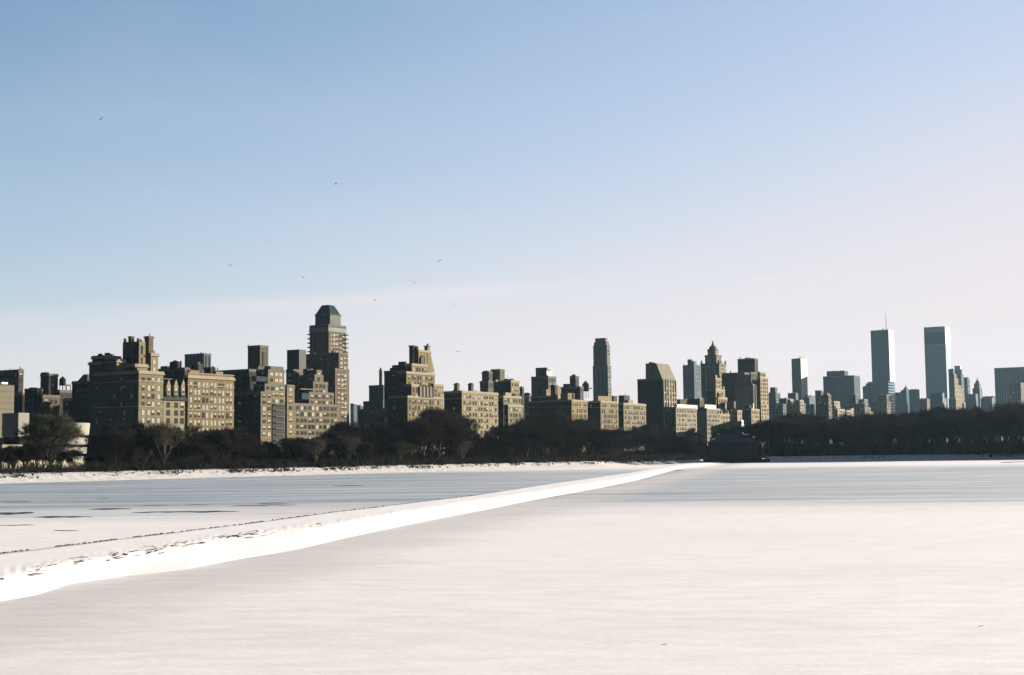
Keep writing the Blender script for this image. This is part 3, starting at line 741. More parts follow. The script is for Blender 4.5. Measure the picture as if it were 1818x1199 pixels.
b = Bld('slim_tower', 'slim plain grey brown tower just left of the tall dome-topped brick tower', 'tower', 560, 'grey', [(509.5, 531, 543.5, 620.5)], win=None, side='dark', cornice=0)
b = Bld('apartment_building', 'narrow white brick bay with balcony bands squeezed between two dark gaps', 'building', 461, 'buff', [(505.8, 509.5, 523, 685)], win=('grid', 3.05, 3.0, 1.9, 1.5, 1.0), bright=0.8, side='black', cornice=0.25, zmin=14)
b = Bld('apartment_building', 'brown brick block with a roof terrace behind the stepped grid-fronted apartment block', 'building', 478, 'olive', [(508, 521, 536, 657.5)], win=('grid', 3.3, 4.2, 2.4, 1.7), bright=0.3, cornice=0.3)
b = Bld('stepped_apartment_block', 'stepped apartment block with a grid of square windows, below the dome topped tower', 'building', 464, 'buff',
        [(506, 521, 603, 717.5), (524, 549, 592.5, 697.5), (529, 556, 582, 679), (532, 558.5, 574, 667), (540, 562, 571, 659)], win=('grid', 3.15, 3.0, 1.8, 1.8, 0.9), winN=('grid', 3.15, 4.2, 3.2, 1.7, 1.0), bright=0.28, cornice=0.25, zmin=13, maxw=99)
for yy in (690, 704): b.box('balcony_rail', 533, 534, 556, yy, yy+1.2, 1.0, TRIM, W=0.4)
b.box('penthouse', 538, 545, 553, 655, 668, 8, GLASSB); b.box('sun_room', 534, 536, 549, 698, 709, -0.4, GLASSB, W=2)

b = Bld('dome_topped_tower', 'tall brown brick tower with balconies and a dark angular glass crown', 'tower', 640, 'brown',
        [(549.8, 583, 614.5, 577), (546, 601.5, 617.5, 627, {'free': 1, 'back': -30, 'W': 44}), (566, 595, 620, 656, {'free': 1, 'back': -45, 'W': 38}), (571, 583.5, 588, 592, {'free': 1, 'back': -14, 'win': None})],
        win=('grid', 3.1, 3.6, 2.2, 1.6, 3.0), winN=('grid', 3.1, 6.0, 1.4, 1.4, 3.0), bright=0.85, cornice=0.3, zmin=26)
x0, x1, y0, y1, z1 = b.boxes[0]
mb = MB(); mb.box(x0-0.4, y0-0.4, z1-4.6, x1+0.2, y1+0.2, z1-1.6, mat('crown_window', (0.13,0.16,0.17), rough=0.8)); mb.build('crown_window', b.root)
cm = mat('dark_crown_glass', (0.02, 0.028, 0.028), rough=0.12, var=0.3, spec=0.2)
kk = b.scale_at(584, 5); cx_ = (x0+x1)/2; cy_ = (y0+y1)/2; hx = (x1-x0)/2; hy = (y1-y0)/2
zc1 = b.pos(584, 560, 8).z; zc2 = b.pos(584, 544.5, 12).z
def octo(f, cut, z): 
    a, c = hx*f, hy*f; q = cut
    return [(cx_-a+a*q, cy_-c, z), (cx_+a-a*q, cy_-c, z), (cx_+a, cy_-c+c*q, z), (cx_+a, cy_+c-c*q, z), (cx_+a-a*q, cy_+c, z), (cx_-a+a*q, cy_+c, z), (cx_-a, cy_+c-c*q, z), (cx_-a, cy_-c+c*q, z)]
mb = MB(); mb.hexa(octo(0.80, 0.25, z1), octo(0.80, 0.25, zc1), cm); o = mb.build('crown', b.root)
mb = MB(); mb.hexa(octo(0.80, 0.25, zc1), octo(0.40, 0.3, zc2), cm); mb.build('crown_roof', o)
mb = MB(); mb.hexa(octo(0.83, 0.25, zc1-0.5), octo(0.83, 0.25, zc1+0.2), WALL['brown']); mb.build('crown_ledge', o)
for q in range(24):
    z = z1-6.5-q*3.1
    if z < 32: break
    mb = MB(); mb.box(x0-1.1, y0-1.1, z, x0+2.5, y0+2.2, z+0.9, WALL['brown']); mb.box(x1-2.2, y0-1.2, z, x1+1.2, y0+2.5, z+0.9, WALL['brown']); mb.box(x0-1.2, y1-3.0, z, x0+1, y1+1.1, z+0.9, WALL['brown']); mb.build('balcony', b.root)

b = Bld('low_building', 'small white-roofed buildings far off in the gap right of the dome-topped tower', 'building', 1400, 'slate', [(622, 628, 634, 717), (628, 640, 650, 720)], win=None, cornice=0, snow=1)
b = Bld('stucco_block', 'plain blue grey block with a tall round flue, right of the dome-topped tower', 'building', 540, 'slate', [(655, 680.5, 688, 685), (645, 680, 692, 713, {'free': 1, 'back': -8})], win=('grid', 3.4, 5.2, 1.6, 1.4, 12), bright=0.1, cornice=0.2)
p = b.pos(676, 686, 3); kx = b.scale_at(676, 3); mb = MB(); mb.ring(p.x, p.y, [(3.0*kx, p.z-3), (3.0*kx, b.pos(676, 657, 3).z)], WALL['grey'], n=12); mb.ring(p.x+0.2, p.y, [(3.3*kx, b.pos(676, 667, 3).z), (3.3*kx, b.pos(676, 666, 3).z)], METAL, n=12); mb.build('flue', b.root)
mb = MB(); mb.ring(p.x, p.y, [(1.6*kx, b.pos(676, 658, 3).z), (1.2*kx, b.pos(676, 653, 3).z)], METAL, n=10); mb.build('flue_cap', b.root)
b = Bld('apartment_building', 'grey low apartment block in shade below the blue grey block with a flue', 'building', 468, 'grey', [(636, 682, 688, 727)], win=G35, bright=0.2, cornice=0.4, zmin=14)
b = Bld('stepped_brick_block', 'dark brown block stepping up to the right, behind the ornate tan house with twin chimneys', 'building', 488, 'dark', [(682, 722, 728, 658.5), (692, 721.5, 727, 652), (696, 721, 726, 647.5), (707, 719.5, 722, 642)], win=None, winN=GFAR, bright=0.2, cornice=0.3)

b = Bld('ornate_apartment_house', 'ornate sunlit tan apartment house rising in steps to a gabled top with twin chimneys', 'building', 460, 'gold',
        [(690, 723.6, 787, 704), (716, 730.5, 743.5, 683.5, {'back': 0.3}), (764, 770, 787, 683.5, {'back': 0.35, 'free': 1}), (705, 721.5, 772, 661, {'back': 5}), (722, 731, 759, 647, {'back': 9}), (728, 743, 765, 622.5, {'back': 12, 'win': None})],
        win=('grid', 3.45, 2.75, 1.25, 2.1, 1.7), winN=('grid', 3.45, 4.2, 1.3, 1.8, 1.7), bright=0.32, side='dark', cornice=0.45, zmin=14, maxw=99)
b.chimney(733, 13, 613.5, 640, 15, 'dark', True); b.chimney(741, 5, 616, 630, 13, 'tan', True); b.chimney(758.5, 10, 614, 640, 13, 'gold', True); b.chimney(759, 3.5, 610.5, 616, 13.5, 'dark', False)
sh = MB(); q0 = b.pos(763, 626, 12.3); q1 = b.pos(772, 661, 12.3); sh.hexa([(q0.x-2, q0.y, q1.z), (q1.x, q0.y, q1.z), (q1.x, q0.y+9, q1.z), (q0.x-2, q0.y+9, q1.z)], [(q0.x-2, q0.y, q0.z), (q0.x+0.4, q0.y, q0.z), (q0.x+0.4, q0.y+9, q0.z), (q0.x-2, q0.y+9, q0.z)], WALL['gold']); sh.build('sloping_shoulder', b.root)
p = b.pos(751, 647, 11.6); mb = MB(); mb.box(p.x-1.6, p.y-0.3, p.z, p.x+1.6, p.y, p.z+3.6, METAL); mb.ring(p.x, p.y-0.15, [(0.1, p.z+3.6)]*1, METAL, cap=False)
arc = [(p.x+1.6*math.cos(a), p.y-0.3, p.z+3.6+1.6*math.sin(a)) for a in [math.pi*i/8 for i in range(9)]]; mb.quad(arc, METAL)
o = mb.build('arched_window', b.root); mb = MB(); mb.box(p.x-2.1, p.y-0.45, p.z-0.5, p.x-1.6, p.y, p.z+3.8, TRIM); mb.box(p.x+1.6, p.y-0.45, p.z-0.5, p.x+2.1, p.y, p.z+3.8, TRIM)
mb.box(p.x-0.2, p.y-0.42, p.z, p.x+0.2, p.y-0.31, p.z+4.6, TRIM); mb.build('arch_surround', o)
for px in (746, 751, 757, 763): b.box('loggia', px-2, px-1.8, px+1.6, 684.5, 703, 0.0, METAL, W=0.4)
b.box('recessed_terrace', 743.5, 744, 769.5, 686, 705.5, -0.2, METAL, W=0.6)  # flat dark sheet, the recess's shade put into its colour
for px in (747, 753, 759, 765): b.box('terrace_column', px-1, px-0.8, px+0.8, 686, 705, -0.5, TRIM, W=0.5)

b = Bld('apartment_house', 'wide tan apartment house with arched roof turrets and a blank dark left face', 'building', 460, 'gold', [(788, 819.8, 884, 695.5)], win=('grid', 3.45, 3.1, 1.5, 2.0, 2.0), winN=('grid', 3.45, 7, 1.3, 1.8, 2), bright=0.5, side='black', cornice=0.55, ledges=2, zmin=14, snow=0.3)
for px in (811, 836): b.chimney(px, 10, 682.5, 697, 5, 'olive'); b.tank(px, 680, 684, 9, 6, False)
b.box('penthouse', 829, 832, 856, 694, 702, 3, 'lime'); b.box('roof_bulkhead', 858, 866, 876, 690, 702, 6, 'brown')
b = Bld('ornate_tower', 'ornate olive stepped tower behind the wide tan house with arched roof turrets', 'tower', 600, 'olive', [(852, 867, 877, 677.5), (855.5, 868, 874, 661.5), (858, 866, 872, 659.5)], win=('grid', 4.5, 2.8, 1.0, 3.0), bright=0.1, cornice=0.5)
b = Bld('slab_block', 'plain brown slab right beside the ornate olive stepped tower', 'building', 610, 'olive', [(871, 887.5, 896, 656.5)], win=None, cornice=0.2)
b = Bld('apartment_building', 'pale sunlit block three windows wide, below the plain brown slab', 'building', 495, 'gold', [(883.5, 907, 922, 676.5), (876, 880, 886, 676, {'free': 1, 'back': 10})], win=('grid', 3.3, 3.2, 1.4, 1.7), winN=None, bright=0.25, side='dark', cornice=0.3, zmin=30)
b = Bld('apartment_house', 'sunlit tan corner house four windows wide, right of the wide house with roof turrets', 'building', 460, 'gold', [(884.5, 893.8, 925.5, 704), (900, 902, 928, 720, {'back': -1.5, 'free': 1, 'W': 6})], win=('grid', 3.45, 3.3, 1.6, 2.0, 1.4), bright=0.4, side='black', cornice=0.5, zmin=14)
b.box('penthouse', 893, 897.5, 908, 697, 705, 3, 'lime'); b.box('penthouse', 912, 914, 921, 699, 705, 5, 'olive')
b = Bld('slim_tower', 'very narrow dark tower peeping out right of the pale sunlit three-window block', 'tower', 620, 'dark', [(922.5, 927, 930.5, 688.5), (924, 926, 928, 686)], win=None, cornice=0.2)
b = Bld('apartment_building', 'faded grey block with a round roof tank, left of the wedge topped block', 'building', 800, 'grey', [(929.8, 939, 943.5, 703)], win=GFAR, bright=0.2, cornice=0.2)
b.tank(936, 697, 704, 12, 4, False)

b = Bld('modern_block', 'dark grey modern block with a sloping wedge-shaped top storey and pale right face', 'building', 560, mat('grey_green_panel', (0.045, 0.052, 0.048), var=0.25, scale=0.5, streak=True), [(943, 973, 987.5, 669)], win=('grid', 3.4, 3.0, 1.6, 2.2), winN=None, bright=0.4, cornice=0.2)
x0, x1, y0, y1, z1 = b.fit(951, 970, 979.5, 652.5, 4); zl = b.pos(975, 668.5, 4).z; zm = b.pos(975, 659, 4).z
mb = MB(); WM = b.wall; m2 = PALEF
mb.hexa([(x0, y0, zl-2), (x1, y0, zl-2), (x1, y1, zl-2), (x0, y1, zl-2)], [(x0, y0, z1), (x0+1, y0, z1), (x0+1, y1, z1), (x0, y1, z1)], WM)
mb.hexa([(x0+0.2, y0-0.1, zl-2), (x1, y0-0.1, zl-2), (x1, y0+1, zl-2), (x0+0.2, y0+1, zl-2)], [(x0+0.2, y0-0.1, zm), (x1, y0-0.1, zm), (x1, y0+1, zm), (x0+0.2, y0+1, zm)], m2)
mb.hexa([(x0+0.1, y0, zm), (x1, y0, zm), (x1, y1, zm), (x0+0.1, y1, zm)], [(x0+0.1, y0+2, z1), (x0+7, y0+5, z1), (x0+7, y1, z1), (x0+0.1, y1, z1)], WM)
mb.build('wedge_top', b.root)

b = Bld('apartment_house', 'chimney-crowded house with a long black shaded left face and a narrow sunlit tan front', 'building', 460, 'gold',
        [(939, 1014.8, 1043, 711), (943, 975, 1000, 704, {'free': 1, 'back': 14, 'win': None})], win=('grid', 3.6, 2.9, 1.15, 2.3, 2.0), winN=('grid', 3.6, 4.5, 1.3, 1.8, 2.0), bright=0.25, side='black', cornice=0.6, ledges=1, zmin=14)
b.chimney(984, 13, 684, 706, 16, 'dark'); b.chimney(1030.5, 3.4, 697, 712, 3, 'gold', False); b.box('penthouse', 995, 1008, 1020, 698, 712, 6, 'tan'); b.box('penthouse', 962, 968, 978, 691, 706, 18, 'gold'); b.box('penthouse', 986, 989, 995.6, 686, 706, 20, 'gold')
b = Bld('rooftop_block', 'dark block with a big cone-roofed water tank, just left of the tall slender tower', 'building', 500, 'dark', [(996, 1030, 1036, 687.5), (1000, 1009, 1014, 683), (1011.6, 1021.8, 1027.8, 668.8), (1015, 1020, 1022, 665)], win=None, cornice=0.25)
b.tank(1040, 676, 703, 12.5, 6); b.box('roof_platform', 1034, 1046, 1051.5, 688.5, 690, 8, METAL)
b = Bld('slender_tower', 'tall slender grey green tower with a narrow sunlit right edge of balconies', 'tower', 700, mat('grey_green_concrete', (0.115, 0.128, 0.115), var=0.3, scale=0.5, streak=True), [(1052.3, 1079, 1085, 650), (1053, 1077.5, 1083, 614), (1054.3, 1076, 1081, 608), (1056.5, 1074.5, 1078.5, 601)], win=('grid', 3.2, 2.4, 1.5, 1.6), winN=('strip', 3, 4.5, 1.5, 1, 3, GLASSB), bright=0.5, cornice=0.15, zmin=40)
b = Bld('apartment_house', 'grey gold apartment house with a pale roof storey, below the tall slender tower', 'building', 460, 'tan', [(1043, 1066, 1097.3, 713)], win=('grid', 3.5, 2.6, 1.1, 2.2, 2.0), bright=0.4, side='black', cornice=0.5, ledges=1, zmin=12)
b.box('penthouse', 1056, 1062, 1086, 703, 714, 2, 'gold'); b.box('penthouse', 1086, 1089, 1096, 703, 714, 5, 'dark')
b = Bld('apartment_house', 'narrow windowed apartment house just left of the tower with a sloping cap', 'building', 460, 'tan', [(1097.5, 1106.8, 1146.6, 717)], win=('grid', 3.5, 2.7, 1.15, 2.1, 1.6), bright=0.45, side='black', cornice=0.5, ledges=1, zmin=12, snow=1)
b.box('roof_bulkhead', 1098, 1108, 1118, 702, 718, 5, 'dark'); b.mast(1110, 698, 703, 6, 0.3); b.box('penthouse', 1112, 1116, 1124, 710, 718, 3, 'lime')
b = Bld('sloped_cap_tower', 'broad tower with vertical stone piers and a sloping blank cap on its sunlit side', 'tower', 470, 'olive', [(1131.5, 1175.5, 1199.6, 673), (1150, 1164, 1176, 646.5, {'free': 1, 'back': 7}), (1160, 1170, 1180, 648, {'free': 1, 'back': 12})], win=None, winN=None, side='black', cornice=0.2)
b.box('window_strip', 1178, 1178.1, 1180.6, 675, 800, -0.15, GLASSD, W=0.4)
x0, x1, y0, y1, z1 = b.boxes[0]; Lf = x1-x0
for f0, f1, mm in ((0.05, 0.10, 'lime'), (0.24, 0.29, 'lime'), (0.40, 0.50, 'lime'), (0.60, 0.68, 'lime'), (0.78, 0.84, 'lime'), (0.95, 0.999, 'lime')):
    mb = MB(); mb.box(x0+Lf*f0, y0-0.7, 0, x0+Lf*f1, y0, z1-0.5, WALL[mm]); mb.build('pier', b.root)
for f0, f1 in ((0.12, 0.22), (0.31, 0.38), (0.52, 0.58), (0.70, 0.76), (0.86, 0.93)):
    mb = MB(); mb.box(x0+Lf*f0, y0-0.3, 2, x0+Lf*f1, y0, z1-1.5, GLASSD)
    for q in range(14): mb.box(x0+Lf*f0+0.2, y0-0.42, z1-4-q*3.4, x0+Lf*f1-0.2, y0-0.31, z1-3-q*3.4, BLIND if b.rnd.random() < 0.5 else GLASSB)
    mb.build('window_strip', b.root)
zt = b.pos(1180, 646.5, 5).z
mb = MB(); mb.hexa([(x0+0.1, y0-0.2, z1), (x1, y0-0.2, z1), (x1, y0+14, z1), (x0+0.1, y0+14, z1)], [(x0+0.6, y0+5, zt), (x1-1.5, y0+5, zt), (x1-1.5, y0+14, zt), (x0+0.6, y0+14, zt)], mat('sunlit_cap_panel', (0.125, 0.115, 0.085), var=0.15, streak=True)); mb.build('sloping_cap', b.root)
b.box('roof_bulkhead', 1152, 1157, 1162, 643, 650, 9, 'black')

b = Bld('apartment_house', 'low limestone apartment house with a white cornice, right of the sloped-cap tower', 'building', 460, 'lime', [(1192, 1199.8, 1236.6, 724)], win=('grid', 3.4, 2.7, 1.2, 1.9, 1.5), bright=0.35, side='dark', cornice=0.7, zmin=10)
b.box('attic_storey', 1196, 1202, 1238, 718, 725, 1.2, PALEF)
b.box('roof_bulkhead', 1199, 1207, 1219, 709, 725, 8, 'dark')
b = Bld('apartment_house', 'limestone house with a plain grey left wall and green cornice in the low row', 'building', 460, 'lime', [(1236.8, 1254.6, 1278, 726)], win=('grid', 3.4, 2.7, 1.2, 1.9, 1.5), winN=None, bright=0.35, side='grey', cornice=0.7, corn_mat=WALL['green'], zmin=10)
b.box('attic_storey', 1250, 1251.5, 1271, 718.5, 727, 2.0, PALEF); b.box('roof_bulkhead', 1220, 1242, 1250, 708, 727, 9, 'dark'); b.chimney(1219, 3, 706, 727, 5, 'lime', False); b.box('penthouse', 1240, 1242, 1248, 706, 712, 9, 'lime')
b = Bld('gabled_mansion', 'low pale mansion with a ragged gabled top ending the low limestone row', 'building', 460, 'lime', [(1274, 1278.3, 1301.7, 736)], win=('grid', 3.6, 3.0, 1.2, 2.0, 1.5), bright=0.15, cornice=0.2, zmin=8)
for px, pw, yt in ((1281, 5, 727), (1287.5, 3, 731), (1292, 4.5, 729), (1299, 5, 727)):
    p = b.pos(px, 736, 0.3); kx = b.scale_at(px, 0)*1.4; h = (736-yt)*b.scale_at(px, 0); a = pw*kx*0.6
    mb = MB(); mb.hexa([(p.x-a, p.y-0.4, p.z-0.5), (p.x+a, p.y-0.4, p.z-0.5), (p.x+a, p.y+3, p.z-0.5), (p.x-a, p.y+3, p.z-0.5)], [(p.x-0.2, p.y-0.4, p.z+h), (p.x+0.2, p.y-0.4, p.z+h), (p.x+0.2, p.y+3, p.z+h), (p.x-0.2, p.y+3, p.z+h)], WALL['lime']); mb.build('gable', b.root)
b = Bld('stepped_limestone_tower', 'slim sunlit limestone tower stepping down to the right, in front of the spire-topped tower', 'tower', 480, 'lime', [(1268.5, 1270.5, 1280, 672), (1268.5, 1270.6, 1287, 692, {'back': -0.6, 'free': 1, 'W': 8}), (1273, 1275, 1291, 706, {'back': -1.6, 'free': 1, 'W': 8})], win=('grid', 3.6, 3.2, 1.4, 2.4), bright=0.2, side='dark', cornice=0.3, zmin=22)
b.box('parapet', 1269, 1270.3, 1273, 666, 672, 0.2, 'lime'); b.box('niche', 1276, 1276.5, 1284, 698, 704, -1.9, METAL, W=0.4); b.box('niche', 1278, 1279, 1286, 714, 732, -2.0, METAL, W=0.4); b.box('parapet', 1283, 1284, 1286, 686, 692, -0.8, 'lime')
b = Bld('brick_block', 'small dark brown block wedged right of the slim stepped limestone tower', 'building', 470, 'brown', [(1290, 1303, 1306, 714)], win=None, cornice=0.2)
b = Bld('spire_topped_tower', 'tall grey tan tower stepping up to a pointed green roof with a finial', 'tower', 600, mat('grey_tan_brick', (0.155, 0.142, 0.10), var=0.25, streak=True, courses=3.3), [(1243.8, 1277, 1289.5, 645.5), (1251.5, 1272, 1281, 631), (1256, 1270, 1275.5, 621)], win=('grid', 3.4, 3.6, 1.5, 1.9), winN=('grid', 3.4, 4.6, 1.3, 1.6), bright=0.35, cornice=0.6, zmin=40)
x0, x1, y0, y1, z1 = b.boxes[-1]; za = b.pos(1265, 611, 8).z; zf = b.pos(1265, 604.5, 8).z; cx_, cy_ = (x0+x1)/2, (y0+y1)/2; rr = max(x1-x0, y1-y0)/2*1.1
mb = MB(); mb.ring(cx_, cy_, [(rr, z1), (rr*0.82, z1+(za-z1)*0.45), (rr*0.2, za), (rr*0.16, za+0.5)], mat('verdigris_roof', (0.125, 0.13, 0.09), var=0.3, rough=0.8), n=8); o = mb.build('pointed_roof', b.root)
mb = MB(); mb.ring(cx_, cy_, [(0.9, za), (1.1, za+(zf-za)*0.35), (0.5, za+(zf-za)*0.6), (0.25, zf)], WALL['brown'], n=8); mb.build('finial', o)
for bx in b.boxes[:1]:
    for (qx, qy) in ((bx[0]+0.8, bx[2]+0.8), (bx[1]-0.8, bx[2]+0.8), (bx[0]+0.8, bx[3]-0.8)):
        mb = MB(); mb.ring(qx, qy, [(1.1, bx[4]-0.5), (1.0, bx[4]+2.6), (0.2, bx[4]+4.2)], b.wall, n=8); mb.build('corner_turret', b.root)
b = Bld('hazy_tower', 'pale blue tower topped with thin masts, left of the spire-topped tower', 'tower', 800, mat('hazy_blue_panel', (0.055, 0.085, 0.10), var=0.15), [(1212, 1232, 1243.8, 648.5), (1220.5, 1227, 1230, 639), (1229, 1231.5, 1235, 642)], win=('grid', 3.3, 4.0, 1.6, 1.6), winN=('ribbon', 3.4, 1, 1, 0.9, 2, GLASSB), bright=0.2, cornice=0.2, zmin=40)
for px, yt in ((1213, 645), (1221, 636), (1224.5, 637), (1230, 640), (1235, 640), (1240, 646)): b.mast(px+1.0, yt, 650, 2.5, 0.35)
b = Bld('black_tower', 'broad black tower with a square upper box, right of the spire topped tower', 'tower', 560, 'black', [(1281, 1333, 1349.5, 661.5), (1309.3, 1339.6, 1345.6, 637)], win=None, cornice=0.15)
b.mast(1314.2, 634, 638, 6, 0.7); b.mast(1297, 658.5, 662, 3, 0.9)
b = Bld('pier_fronted_block', 'grey sided block with bright vertical piers, below the broad black tower', 'building', 475, mat('grey_concrete_side', (0.11, 0.11, 0.095), var=0.15, streak=True), [(1304.5, 1336, 1349.5, 683)], win=('strip', 3, 3.6, 1.9, 1, 0.5, GLASSD), winN=None, cornice=0.2)
b.box('penthouse', 1308, 1321.8, 1330.3, 661.5, 683, 8, 'tan'); b.box('upper_fin', 1336, 1337, 1349, 674.5, 683, 2, 'lime')
x0, x1, y0, y1, z1 = b.boxes[0]
for q in range(4): mb = MB(); u0 = x0+(x1-x0)*(0.02+q*0.28); mb.box(u0, y0-0.7, 2, u0+1.2, y0, z1-0.2, WALL['lime']); mb.build('pier', b.root)
b = Bld('apartment_tower', 'sunlit pale apartment tower with dark roundish windows, right of the broad black tower', 'tower', 472, 'lime', [(1344, 1349.6, 1363.6, 671), (1345, 1349, 1359.4, 661.5, {'back': 2})], win=('grid', 3.3, 4.3, 2.1, 2.1, 1.0), bright=0.1, side='dark', cornice=0.5, zmin=14)
b = Bld('townhouse', 'low shaded limestone house with lit right end, in front of the pier-fronted block', 'building', 455, 'lime', [(1317, 1333.8, 1348, 727)], win=('grid', 3.5, 3.0, 1.3, 2.0), bright=0.4, side='dark', cornice=0.5, zmin=8)
b.chimney(1337, 3, 716, 727, 3, 'white', False); b.box('roof_bulkhead', 1322, 1330, 1338, 720, 727, 4, 'dark')
b = Bld('townhouse', 'narrow lit limestone house just right of the ragged gabled mansion', 'building', 456, 'lime', [(1303, 1309, 1317, 729.5)], win=('grid', 3.5, 3.2, 1.3, 2.0), bright=0.3, cornice=0.4, zmin=8)

# ---- the low middle distance and far towers, right half
FARW = ('grid', 3.8, 4.2, 2.2, 2.0)
def far(name, label, D, wall, tiers, **k):
    k.setdefault('cornice', 0.2); k.setdefault('zmin', 30); k.setdefault('maxw', 40); k.setdefault('cat', 'building'); cat = k.pop('cat')
    return Bld(name, label, cat, D, wall, tiers, **k)
far('hazy_block', 'blue grey block with a small square top, right of the tower with roundish windows', 700, 'slate', [(1360, 1377, 1385.5, 698), (1367, 1376, 1380, 688.5)], win=('ribbon', 3.6, 1, 1, 1.4, 2), winN=None)
far('low_block', 'low hazy blue row of blocks left of the narrow two-tone tower', 660, 'slate', [(1383, 1396, 1404, 708), (1394, 1402, 1409, 709), (1372, 1384, 1392, 718)], win=FARW, bright=0.3)
far('hazy_block', 'blue grey block with one white-lit edge at the foot of the narrow two-tone tower', 780, 'slate', [(1398.5, 1412.5, 1417, 698.5)], win=None)
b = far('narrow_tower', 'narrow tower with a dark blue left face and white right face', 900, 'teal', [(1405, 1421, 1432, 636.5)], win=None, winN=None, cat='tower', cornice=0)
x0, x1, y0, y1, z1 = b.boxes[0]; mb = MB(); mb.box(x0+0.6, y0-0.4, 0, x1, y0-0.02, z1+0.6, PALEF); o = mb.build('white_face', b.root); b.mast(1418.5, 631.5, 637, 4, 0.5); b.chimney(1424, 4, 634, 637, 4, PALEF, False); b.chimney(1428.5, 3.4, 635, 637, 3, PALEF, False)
far('tan_block', 'low sunlit pinkish tan blocks at the foot of the white face of the narrow tower', 640, 'lime', [(1410, 1420, 1427, 711), (1398, 1403, 1408, 710)], win=FARW, bright=0.2)
far('hazy_block', 'pointed pale blue grey cluster between the narrow tower and the brown square-topped block', 700, 'slate', [(1425, 1437, 1442, 706), (1430, 1434, 1437, 702), (1436, 1440, 1447, 703)], win=None, snow=1)
far('brown_block', 'dark olive block with a bright lit right face, left of the wide dark blue slab', 590, 'olive', [(1447, 1457.6, 1462.5, 694)], win=FARW, bright=0.2)
far('brown_block', 'brown stepped block with two lit corners at the left foot of the dark blue slab', 565, 'olive', [(1458, 1470.5, 1475.5, 702), (1461, 1468, 1473, 699), (1448, 1460, 1477, 717)], win=FARW, bright=0.25)
far('low_block', 'small pinkish white lit block before the middle of the wide dark blue slab', 575, 'lime', [(1476, 1481, 1491, 713), (1480, 1484, 1492, 722, {'free': 1, 'back': -4})], win=FARW, bright=0.2)
b = far('dark_blue_slab', 'wide dark blue office slab with a central raised top and striped right end', 830, 'teal', [(1461, 1516, 1526.7, 667), (1467.5, 1499, 1505.6, 658.7, {'free': 1, 'back': 4})], win=('ribbon', 4.2, 1, 1, 1.8, 1.5, mat('pale_spandrel', (0.035, 0.05, 0.06))), winN=None)
far('olive_block', 'olive block with lit right face before the right part of the blue slab', 620, 'olive', [(1506, 1518.8, 1523.5, 700.5)], win=FARW, bright=0.2)
far('low_block', 'low teal block with a white parapet between the blue slab and the antenna tower', 720, 'slate', [(1522, 1534, 1541, 709.5)], win=None, snow=1)
far('low_block', 'row of low sunlit cream blocks just above the treetops below the wide dark blue slab', 540, 'lime', [(1481, 1487, 1500, 727), (1498, 1503, 1513, 729), (1508, 1511, 1516, 726)], win=FARW, bright=0.2, zmin=14)
far('brown_block', 'dark low block with a lit cream corner, above the treetops left of the antenna tower', 560, 'olive', [(1512, 1535, 1541, 717), (1535, 1538, 1546, 724), (1540, 1544, 1550, 732)], win=FARW, bright=0.3, zmin=14)
far('blue_block', 'dark blue stepped block against the left side of the antenna tower', 880, 'teal', [(1531.5, 1539, 1545, 686.5), (1537, 1541.5, 1546, 681.5)], win=None)
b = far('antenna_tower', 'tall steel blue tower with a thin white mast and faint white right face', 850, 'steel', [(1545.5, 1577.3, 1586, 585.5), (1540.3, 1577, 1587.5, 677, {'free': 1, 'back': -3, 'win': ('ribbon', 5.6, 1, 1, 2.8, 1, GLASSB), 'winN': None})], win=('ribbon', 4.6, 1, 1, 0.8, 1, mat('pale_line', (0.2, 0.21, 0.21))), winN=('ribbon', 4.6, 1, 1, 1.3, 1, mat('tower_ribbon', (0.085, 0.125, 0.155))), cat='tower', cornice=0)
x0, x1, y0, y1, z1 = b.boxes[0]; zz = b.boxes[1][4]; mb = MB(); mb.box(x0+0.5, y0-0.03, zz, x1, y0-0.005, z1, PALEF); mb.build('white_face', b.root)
b.mast(1573.6, 557.5, 586, 4, 0.9, m=mat('white_mast', (0.5, 0.45, 0.45))); b.mast(1567.5, 582.5, 586, 4, 0.8)
far('olive_block', 'olive stepped block with sunlit right edges in front of the foot of the antenna tower', 640, 'olive', [(1558, 1574, 1578, 701.5), (1545.5, 1558, 1562, 714.5), (1570, 1577, 1581.5, 714)], win=FARW, bright=0.2)
b = far('gabled_tower', 'teal tower with a steep pointed gable between the two tallest towers', 900, 'teal', [(1603, 1609, 1613.6, 692), (1588.5, 1598, 1603, 697.5), (1599, 1603, 1607, 693.5), (1612, 1629, 1632.3, 691.8)], win=None)
x0, x1, y0, y1, z1 = b.boxes[0]; za = b.pos(1608, 685.5, 5).z; mb = MB(); mb.hexa([(x0, y0, z1), (x1, y0, z1), (x1, y1, z1), (x0, y1, z1)], [((x0+x1)/2-.3, (y0+y1)/2-.3, za), ((x0+x1)/2+.3, (y0+y1)/2-.3, za), ((x0+x1)/2+.3, (y0+y1)/2+.3, za), ((x0+x1)/2-.3, (y0+y1)/2+.3, za)], WALL['teal']); mb.build('pointed_roof', b.root); b.mast(1607.6, 682, 686, 5, 0.5)
far('brown_block', 'brown low block with one lit cream corner at the left foot of the banded tower', 640, 'brown', [(1632.5, 1645.5, 1650.5, 708.8)], win=None)
b = far('banded_tower', 'tallest silver grey tower with a wide dark band near its top', 850, mat('silver_panel', (0.21, 0.28, 0.33), rough=0.85, var=0.1), [(1640, 1677.5, 1686, 579.5)], win=('ribbon', 3.9, 1, 1, 0.7, 1, mat('pale_line', (0.2, 0.21, 0.21))), winN=('ribbon', 3.9, 1, 1, 1.5, 46, mat('dull_ribbon_glass', (0.10, 0.135, 0.16), rough=0.5, spec=0.1)), cat='tower', cornice=0, zmin=60)
